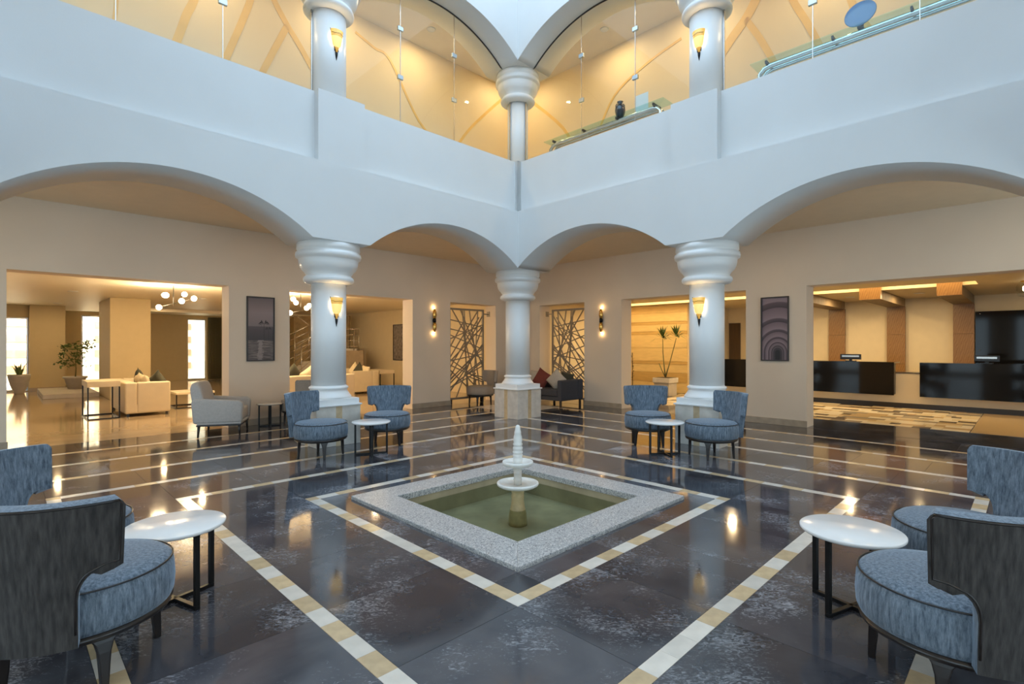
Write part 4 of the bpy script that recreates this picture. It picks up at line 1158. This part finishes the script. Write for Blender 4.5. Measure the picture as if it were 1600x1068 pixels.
# armchair
def armchair(loc, rz, label):
    t = thing('armchair', label, 'armchair', loc, rz)
    fab = M['armchair']
    # back: reclined rounded panel
    bm = B()
    prof = [(-0.30, 0.20), (-0.33, 0.45), (-0.37, 0.70), (-0.375, 0.80), (-0.34, 0.845), (-0.27, 0.84), (-0.235, 0.78), (-0.19, 0.60), (-0.14, 0.42), (-0.12, 0.22)]
    rows = []
    for y, k in ((-0.33, 0.93), (-0.28, 0.99), (-0.15, 1.0), (0, 1.0), (0.15, 1.0), (0.28, 0.99), (0.33, 0.93)):
        rows.append([bm.verts.new((x*(1.0), y, 0.2 + (z-0.2)*k)) for x, z in prof])
    for a, b in zip(rows, rows[1:]):
        for i in range(len(prof)):
            j = (i+1) % len(prof); bm.faces.new((a[i], a[j], b[j], b[i]))
    bm.faces.new(rows[0]); bm.faces.new(rows[-1])
    obj('backrest', bm, fab, t, bevel=0.02, seg=3, smooth=True)
    bm = B(); box(bm, -0.17, 0.33, -0.25, 0.25, 0.235, 0.43); obj('seat_cushion', bm, fab, t, bevel=0.04, seg=4, smooth=True)
    bm = B(); box(bm, -0.28, 0.33, -0.35, 0.35, 0.19, 0.235); obj('base', bm, fab, t, bevel=0.012)
    for s in (-1, 1):
        bm = B(); y0, y1 = sorted((s*0.25, s*0.36))
        a = [bm.verts.new(p) for p in ((-0.33, y0, 0.21), (0.34, y0, 0.21), (0.36, y0, 0.52), (0.30, y0, 0.56), (-0.30, y0, 0.60), (-0.36, y0, 0.56))]
        b = [bm.verts.new((p.co.x, y1, p.co.z - 0.01)) for p in a]
        bm.faces.new(a); bm.faces.new(b)
        for i in range(6): bm.faces.new((a[i], a[(i+1)%6], b[(i+1)%6], b[i]))
        obj('arm', bm, fab, t, bevel=0.04, seg=4, smooth=True)
        for x in (-0.26, 0.29):
            bm = B(); tube(bm, [(x, s*0.29, 0.20), (x*1.04, s*0.31, 0.0)], [0.024, 0.012], 10); obj('leg', bm, M['wood_dark'], t)
    bm = B(); box(bm, -0.29, 0.32, -0.33, 0.33, 0.165, 0.19); obj('apron', bm, M['wood_dark'], t)
armchair((-4.72, 8.24, 0), 18*D, 'grey upholstered armchair by the left lounge opening')

# ================================================================ PLANTS
def leafcloud(t, centres, n, L_, w_, seed, name='foliage', up=0.2):
    rnd = random.Random(seed); bm = B()
    for i in range(n):
        c = Vector(rnd.choice(centres)) + Vector((rnd.gauss(0, .07), rnd.gauss(0, .07), rnd.gauss(0, .07)))
        d = Vector((rnd.uniform(-1, 1), rnd.uniform(-1, 1), rnd.uniform(-0.6, 1))).normalized()
        s = d.cross(Vector((rnd.uniform(-1, 1), rnd.uniform(-1, 1), rnd.uniform(-1, 1)))).normalized()
        a = L_*rnd.uniform(.7, 1.2); b = w_*rnd.uniform(.7, 1.2)
        n_ = d.cross(s)*a*0.08
        p = [c, c + d*a*.4 + s*b/2, c + d*a, c + d*a*.4 - s*b/2, c + d*a*.45 + n_]
        v = [bm.verts.new(x) for x in p]
        bm.faces.new((v[0], v[1], v[4])); bm.faces.new((v[1], v[2], v[4])); bm.faces.new((v[2], v[3], v[4])); bm.faces.new((v[3], v[0], v[4]))
    o = obj(name, mesh(name, bm, M['leaf'], recalc=False), None, t); o['kind'] = 'stuff'
p = W(-1.80, 16.9, 0.12)
t = thing('potted_tree', 'small leafy tree in a pale pot by the bright lounge window', 'plant', tuple(p))
bm = B(); lathe(bm, [(0, 0), (0.17, 0), (0.25, 0.30), (0.29, 0.32), (0.29, 0.37), (0.26, 0.37), (0.24, 0.33), (0, 0.33)], 28); obj('pot', bm, M['pot'], t)
bm = B(); tube(bm, [(0, 0, .32), (0.02, 0, .6), (-0.02, 0.02, .9), (0.1, 0, 1.2)], [0.018, .014, .010, .005]); tube(bm, [(0.0, 0, .7), (-0.2, 0, .95), (-0.32, 0, 1.1)], [.01, .008, .004]); tube(bm, [(0, 0, .8), (0.25, 0, 1.1), (0.38, 0, 1.3)], [.01, .008, .004])
obj('trunk', bm, M['stem'], t)
leafcloud(t, [(-.36, 0, 1.0), (-.3, 0, 1.2), (-.2, 0, .75), (-.05, .1, 1.2), (.1, 0, 1.25), (.3, 0, 1.35), (.42, 0, 1.3), (.15, -.1, 1.0), (0, 0, .95), (-.36, 0, .75), (.25, 0, .8)], 230, 0.13, 0.06, 5)
p = at(30, 612, 15.1); p.z = 0
t = thing('planter', 'tall tapered grey pot with spiky plant at the left picture edge', 'plant', tuple(p))
bm = B(); lathe(bm, [(0, 0), (0.11, 0), (0.12, 0.04), (0.20, 0.26), (0.25, 0.50), (0.26, 0.56), (0.24, 0.56), (0.22, 0.50), (0, 0.50)], 28); obj('pot', bm, M['pot'], t)
bm = B()
for i in range(12):
    a = i*2.4; r_ = 0.05 + 0.02*(i % 3)
    tip = Vector((math.cos(a)*0.22, math.sin(a)*0.22, 0.50 + 0.25 + 0.1*(i % 3)))
    b_ = Vector((math.cos(a)*0.03, math.sin(a)*0.03, 0.49)); s = Vector((-math.sin(a), math.cos(a), 0))*0.02
    m_ = (b_ + tip)/2 + Vector((0, 0, 0.08))
    v = [bm.verts.new(x) for x in (b_-s, b_+s, m_+s, m_-s, tip)]
    bm.faces.new(v[:4]); bm.faces.new((v[3], v[2], v[4]))
o = obj('leaves', mesh('leaves', bm, M['leaf'], recalc=False), None, t)
p = W(9.95, 4.03, 0)
t = thing('potted_yucca', 'yucca with two crowns in a square stone planter before the banded wall', 'plant', tuple(p), RZ45)
bm = B(); box(bm, -0.23, 0.23, -0.23, 0.23, 0, 0.36); obj('pot', bm, M['pot'], t, bevel=0.01)
bm = B(); box(bm, -0.26, 0.26, -0.26, 0.26, 0.36, 0.50); obj('rim', bm, M['pedestal'], t, bevel=0.01)
bm = B(); box(bm, -0.22, 0.22, -0.22, 0.22, 0.50, 0.505); obj('soil', bm, M['soil'], t)
crowns = [(-0.04, 0.06, 1.62), (0.10, -0.28, 1.66)]
bm = B()
tube(bm, [(0, 0, .5), (0.02, 0.05, .8), (-0.03, .06, 1.2), (-0.04, .06, 1.6)], [.02, .016, .013, .01]); tube(bm, [(0, 0, .5), (0.05, -0.1, 0.9), (.08, -.2, 1.3), (.10, -.28, 1.62)], [.02, .014, .012, .01]); tube(bm, [(0, 0, .5), (0, .12, .72), (0, .2, .9)], .012)
obj('trunk', bm, M['stem'], t)
for cr in crowns:
    bm = B(); rnd = random.Random(3)
    for i in range(34):
        a = rnd.uniform(0, 2*PI); el = rnd.uniform(-0.3, 1.4); ln = rnd.uniform(.30, .44)
        d = Vector((math.cos(a)*math.cos(el), math.sin(a)*math.cos(el), math.sin(el)))
        s = d.cross(Vector((0, 0, 1))).normalized()*0.022
        c = Vector(cr); m_ = c + d*ln*.55 + Vector((0, 0, .02)); e_ = c + d*ln - Vector((0, 0, .05*math.cos(el)))
        v = [bm.verts.new(x) for x in (c-s*.5, c+s*.5, m_+s, m_-s, e_)]
        bm.faces.new(v[:4]); bm.faces.new((v[3], v[2], v[4]))
    obj('leaf_crown', mesh('leaf_crown', bm, M['leaf'], recalc=False), None, t)
p = at(988, 600, 15.2)
t = thing('iron_plant_stand', 'slim black leafy metal ornament beside the opening with yucca', 'ornament', (p.x, p.y, 0))
bm = B(); tube(bm, [(0, 0, 0), (0.01, 0, .6), (0, 0, 1.2)], .01, 6); obj('rod', bm, M['black'], t)
bm = B(); lathe(bm, [(0, 0), (.12, 0), (.12, .015), (0, .015)], 20); obj('foot', bm, M['black'], t)
bm = B()
for i in range(18):
    z = 0.35 + i*0.047; a = i*2.2; d = Vector((math.cos(a), math.sin(a), 0.5))*0.09; s = Vector((-math.sin(a), math.cos(a), 0))*0.02
    c = Vector((0, 0, z)); v = [bm.verts.new(x) for x in (c, c+d*.5+s, c+d, c+d*.5-s)]; bm.faces.new(v)
obj('metal_leaves', mesh('metal_leaves', bm, M['black'], recalc=False), None, t)

# ================================================================ RECEPTION
for i, v in enumerate((0.63, -0.75, -2.12)):
    nm = ('nearest the opening jamb', 'between the two cream bays', 'beside the dark glass panel')[i]
    t = thing('timber_beam', 'oak ended ceiling beam and wall post %s' % nm, 'beam', tuple(W(10.40, v, 0)), RZ45)
    obj('beam_end', bx(0, 0.13, -0.2, 0.2, 2.44, 2.90), M['wood'], t)
    obj('beam', bx(0.13, 3.12, -0.2, 0.2, 2.44, 2.64), M['kick_brown'], t)
    for z0, z1 in ((0, 0.92), (0.925, 1.70), (1.705, 2.44)):
        obj('post_panel', bx(3.12, 3.22, -0.2, 0.2, z0, z1), M['wood'], t)
for (v0, v1, i) in ((-1.11, 2.9, 0), (-7.5, -1.57, 1)):
    t = thing('reception_desk', ('black glass fronted reception desk left of the gap', 'black glass fronted reception desk right of the gap')[i], 'desk', tuple(W(10.95, (v0+v1)/2, 0)), RZ45)
    h = (v1-v0)/2
    n = 2 if i == 0 else 3
    for k in range(n):
        a, b = -h + 2*h*k/n, -h + 2*h*(k+1)/n
        obj('glass_panel', bx(0, 0.02, a+0.002, b-0.002, 0.277, 1.03), M['desk_glass'], t)
    obj('desk_body', bx(0.021, 0.20, -h, h, 0.30, 1.0), M['kick'], t)
    obj('desktop', bx(0.02, 0.75, -h, h, 1.0, 1.028), M['desk_glass'], t)
t = thing('counter', 'long cream counter base running under the reception desks', 'counter', tuple(W(11.16, -1.8, 0)), RZ45)
obj('counter_body', bx(0, 0.5, -5.7, 4.7, 0.10, 0.77), M['counter'], t)
obj('kick_plate', bx(0.0, 0.5, -5.7, 4.7, 0, 0.10), M['kick'], t)
obj('counter_top', bx(-0.01, 0.52, -5.7, 4.7, 0.771, 0.79), M['kick'], t)
def monitor(px, Y, w, label):
    p = at(px, 560, Y); c = MB.inverted() @ p
    t = thing('monitor', label, 'monitor', tuple(W(11.35, c.y, 1.028)), RZ45)
    bm = B(); box(bm, -0.06, 0.10, -0.1, 0.1, 0, 0.012); obj('stand', bm, M['screen_black'], t)
    bm = B(); box(bm, 0.0, 0.03, -0.03, 0.03, 0.012, 0.05); obj('neck', bm, M['screen_black'], t)
    bm = B(); box(bm, -0.02, 0.02, -w/2, w/2, 0.04, 0.17); o = obj('housing', bm, M['screen_black'], t, bevel=0.006)
    bm = B(); box(bm, -0.024, -0.02, -w/2+0.04, w/2-0.04, 0.10, 0.14); obj('rear_grille', bm, M['steel'], t)
monitor(1324, 12.4, 0.44, 'black monitor seen from behind on the left reception desk')
monitor(1540, 10.6, 0.40, 'black monitor seen from behind on the right reception desk')
t = thing('wall_panel', 'large dark glass panel on the wall behind the right desk', 'panel', tuple(W(13.6, -4.2, 0)), RZ45)
obj('glass', bx(-0.02, 0.0, -1.86, 1.86, 0.3, 2.24), M['desk_glass'], t)
for y in (1.78, -1.78):
    for z in (2.18, 1.3, 0.4):
        bm = B(); lathe(bm, [(0, 0), (.015, 0), (.015, .01), (0, .01)], 10); o = obj('fixing', bm, M['steel'], t); o.rotation_euler = (0, -PI/2, 0); o.location = (-0.02, y, z)
dd = B(); box(dd, 13.58, 13.63, 3.38, 3.74, 0, 2.14)
struct('door_1', dd, M['door_wood'])
# mosaic floor inlay
bm = B(); rnd = random.Random(5); v = -2.3
n0, n1 = 7.70, 11.0
rowsn = 15
for r_ in range(rowsn):
    a = n0 + (n1-n0)*r_/rowsn; b = n0 + (n1-n0)*(r_+1)/rowsn
    v = -2.61
    while v < 3.5:
        l_ = rnd.choice((.15, .25, .35, .5)); k = rnd.choices(range(5), (5, 3, 2, 2.6, 5))[0]
        box(bm, a+.002, b-.002, v+.002, v+l_-.002, 0.0, 0.003, k); v += l_
o = obj('mosaic_inlay', mesh('mosaic_inlay', bm, MOS), None, mw=MB.copy()); o['kind'] = 'stuff'
tag(o, 'patchwork cream and brown mosaic on the reception floor', 'mosaic')
o = obj('floor_border', bx(7.70, 11.0, -4.6, -2.62, 0.0, 0.0025), MOS[1], mw=MB.copy(), kind='structure')
for i, (u, v) in enumerate(((11.9, -0.05), (11.9, -1.45), (11.9, 1.4))):
    downlight(tuple(W(u, v, RC)), 'round downlight over the reception, %s' % ('left bay', 'right bay', 'hidden bay')[i], 24, 'reception downlights', r=0.08)
for i, (u, v) in enumerate(((8.4, -4.5), (8.4, 1.5), (8.6, 4.8), (12.0, -4.5))):
    downlight(tuple(W(u, v, RC)), 'round downlight in the reception ceiling, %s' % ('before the right desk', 'before the left desk', 'by the yucca', 'behind the right desk')[i], 28, 'reception hall downlights', r=0.08, spot=2.9)
p = at(1600, 470, 9.8)
t = thing('glass_pendant', 'clear glass lantern at the right picture edge in reception', 'light', (p.x, p.y, RC), 0)
bm = B(); lathe(bm, [(0.06, -0.02), (0.11, -0.10), (0.11, -0.2), (0.08, -0.29), (0.03, -0.30)], 8, smooth=False); obj('glass_shade', bm, M['glass'], t)
bm = B(); lathe(bm, [(0, 0), (.05, 0), (.05, -.02), (0, -.02)], 16); obj('canopy', bm, M['brass'], t)
bm = B(); lathe(bm, [(0, -.10), (.02, -.12), (.02, -.18), (0, -.2)], 12); obj('bulb', bm, M['bulb'], t)

# ================================================================ LOUNGE LIGHTS, STAIR, CURTAIN
def chandelier(loc, tips, label):
    t = thing('chandelier', label, 'chandelier', loc)
    bm = B(); tube(bm, [(0, 0, LC - loc[2]), (0, 0, -0.03)], 0.008, 8); obj('stem', bm, M['black'], t)
    for a, b in zip(tips[::2], tips[1::2]):
        bm = B(); tube(bm, [a, b], 0.006, 6); obj('arm', bm, M['black'], t)
        for q in (a, b):
            bm = B(); r = 0.055; lathe(bm, [(r*math.sin(PI*i/10), q[2] - r*math.cos(PI*i/10)) for i in range(11)], 16, q[0], q[1]); obj('bulb', bm, M['bulb'], t)
    for k in (-1, 1): light('lamp', 'POINT', (0.3*k, 0, 0.0), 60, (1.0, 0.74, 0.42), 0.12, parent=t)
p = at(271, 476, 10.6)
chandelier(tuple(p), [(-.30, 0, -.05), (.36, .1, .14), (-.32, .2, .22), (.05, -.3, .17), (0.3, -.2, .06), (0, .35, .25)], 'branching black chandelier with globe bulbs in the left lounge')
p = at(470, 482, 12.2)
chandelier(tuple(p), [(-.25, 0, -.10), (.28, .1, .02), (-.20, .2, .16), (-.05, -.3, .20), (0.22, -.2, .0), (0.08, .3, .1)], 'branching chandelier with globe bulbs left of the left column')
k = 0
for u in (-2.2, 0.4, 3.2):
    for v in (8.2, 12.2, 16.8):
        downlight(tuple(W(u, v, LC)), 'round downlight in the lounge ceiling, %s row, %s' % ({8.2: 'near', 12.2: 'middle', 16.8: 'far'}[v], {-2.2: 'left', 0.4: 'centre', 3.2: 'right'}[u]), 14, 'lounge downlights', r=0.07, spot=2.9); k += 1
# curtain
bm = B(); rows = []
for i in range(49):
    u = 2.68 + 0.5*i/48; v = 20.85 + 0.035*math.sin(i*1.25)
    rows.append((bm.verts.new((u, v, 0.02)), bm.verts.new((u, v, 2.58))))
for a, b in zip(rows, rows[1:]): bm.faces.new((a[0], b[0], b[1], a[1])).smooth = True
o = obj('curtain', bm, M['curtain'], mw=MB.copy()); so = o.modifiers.new('s', 'SOLIDIFY'); so.thickness = 0.01
tag(o, 'olive floor length curtain right of the bright lounge window', 'curtain')
bm = B(); box(bm, 3.4, 4.1, 20.95, 21.0, 0, 2.1); struct('door_2', bm, M['door_wood'])
# staircase seen through the middle opening
sp = at(452, 600, 17.6)
t = thing('staircase', 'stone stair with steel railing seen through the opening left of the column', 'staircase', (sp.x, 17.6, 0))
for i in range(9):
    obj('step', bx(-0.9 + i*0.27, 2.3, 0.0, 1.1, i*0.145, (i+1)*0.145 - 0.002), M['pot'], t)
obj('landing_wall', bx(1.55, 2.55, -0.06, 0.0, 0.0, 1.24), M['kick_brown'], t)
bm = B()
def SP(px, py, dy=-0.02): 
    q = at(px, py, 17.6 + dy); return (q.x - sp.x, dy, q.z)
for k in range(5):
    b2 = B(); tube(b2, [SP(440, 529 + k*9.5), SP(483, 508 + k*9.5)], 0.022 if k == 0 else 0.012, 8); obj('rail', b2, M['steel'], t)
for k in range(5):
    b2 = B(); tube(b2, [SP(461, 545 + k*9.5, -0.6), SP(500, 516 + k*9.5, -0.6)], 0.022 if k == 0 else 0.012, 8); obj('rail', b2, M['steel'], t)
b2 = B(); tube(b2, [SP(464, 493), SP(483, 508)], 0.02, 8); obj('rail', b2, M['steel'], t)
for (px, y0, y1, dy) in ((461, 519, 566, -0.02), (483, 508, 560, -0.02), (471, 538, 596, -0.6)):
    b2 = B(); tube(b2, [SP(px, y0, dy), SP(px, y1, dy)], 0.016, 8); obj('post', b2, M['steel'], t)
for k in range(4):
    b2 = B(); tube(b2, [SP(530, 514 + k*9), SP(561, 514 + k*9)], 0.02 if k == 0 else 0.01, 8); obj('rail', b2, M['steel'], t)
for px in (553, 561):
    b2 = B(); tube(b2, [SP(px, 514), SP(px, 552)], 0.014, 8); obj('post', b2, M['steel'], t)
q = MB.inverted() @ at(458, 560, 19.6)
struct('door_3', bx(q.x-0.3, q.x+0.3, 20.93, 21.0, 0, 2.35), M['door_wood'])
st = thing('stone_wall_slab', 'textured brown stone slab wall behind the staircase', 'wall panel', (at(478, 600, 19.0).x, 19.0, 0))
obj('slab', bx(-0.45, 1.6, 0, 0.1, 0, 2.5), mat('rough_brown_stone', (0.30, 0.22, 0.11), 0.7, var=0.3, vscale=5, bump=0.4, bscale=12), st)

# ================================================================ GALLERY CONSOLES (glass shelves over brushed rails)
def gallery_console(s0, s1, label, mt):
    # s along v on the right wall; near edge n=4.02, width .3
    t = thing('glass_console', label, 'console', tuple(W(4.02, (s0+s1)/2, 3.88)), RZ45)
    h = (s1-s0)/2
    obj('glass_top', bx(0, 0.30, -h, h, 1.425, 1.437), M['glass_green'], t)
    bm = B(); pts = [(0.09, -h+0.10, 0.0), (0.09, -h+0.10, 1.28), (0.09, -h+0.16, 1.34), (0.09, -h+0.24, 1.36), (0.09, h-0.24, 1.36), (0.09, h-0.16, 1.34), (0.09, h-0.10, 1.28), (0.09, h-0.10, 0.0)]
    tube(bm, pts, 0.035, 12); obj('rail', bm, mt, t)
    bm = B(); tube(bm, [(p_[0]+0.12, p_[1], p_[2]) for p_ in pts], 0.035, 12); obj('rail', bm, mt, t)
    n = max(2, int((s1-s0)/0.8))
    for k in range(n+1):
        y = -h + 0.2 + (2*h-0.4)*k/n
        obj('bracket', bx(0.03, 0.27, y-0.012, y+0.012, 1.385, 1.425), M['gasket'], t)
    obj('shelf', bx(0.10, 0.20, -h+0.15, h-0.15, 1.18, 1.20), mt, t)
    return t
def s_of(a, n=4.02): return n - math.sqrt(2)*a
gallery_console(s_of(2.29), s_of(0.50), 'glass topped console behind the gallery glass right of the far column', M['steel'])
gallery_console(-3.35, -0.55, 'glass topped console behind the gallery glass at top right', M['console_chrome'])
p = W(4.22, 0, 0)
def on_console(px, n=4.17):
    c = OY + n*math.sqrt(2); r = (px - CX)/FPX; Y = c/(1+r); a = c - Y
    return W(n, n - math.sqrt(2)*a, 5.318)
p = on_console(969)
t = thing('vase', 'dark glazed vase standing on the glass console upstairs', 'vase', tuple(p))
bm = B(); lathe(bm, [(0, 0), (.05, 0), (.075, .05), (.09, .11), (.085, .17), (.06, .21), (.04, .225), (.038, .25), (.055, .27), (.045, .27), (.03, .25), (.03, .1), (0, .1)], 28); obj('body', bm, M['vase'], t)
bm = B(); tube(bm, [(.05, 0, .24), (.075, 0, .21), (.075, 0, .17)], .008, 6); tube(bm, [(-.05, 0, .24), (-.075, 0, .21), (-.075, 0, .17)], .008, 6); obj('handles', bm, M['vase'], t)
p = on_console(1003, 4.24)
t = thing('card_holder', 'white card standing beside the dark vase upstairs', 'card', tuple(p), RZ45)
obj('card', bx(-0.004, 0.004, -0.12, 0.12, 0.01, 0.30), M['paper'], t); obj('foot', bx(-0.03, 0.03, -0.06, 0.06, 0, 0.012), M['paper'], t)
p = on_console(1345, 4.17)
t = thing('round_dish', 'round blue dish on a dark easel on the top right console', 'dish', tuple(p), RZ45)
bm = B(); lathe(bm, [(0, 0), (.06, .0), (.15, .015), (.17, .03), (.165, .035), (.06, .012), (0, .012)], 36); o = obj('dish', bm, M['blue_disc'], t); o.rotation_euler = (0, -PI/2+0.2, 0); o.location = (0, 0, 0.17)
bm = B(); box(bm, -0.05, 0.06, -0.03, 0.03, 0, 0.02); box(bm, 0.04, 0.06, -0.02, 0.02, 0.02, 0.30); obj('easel', bm, M['black'], t)
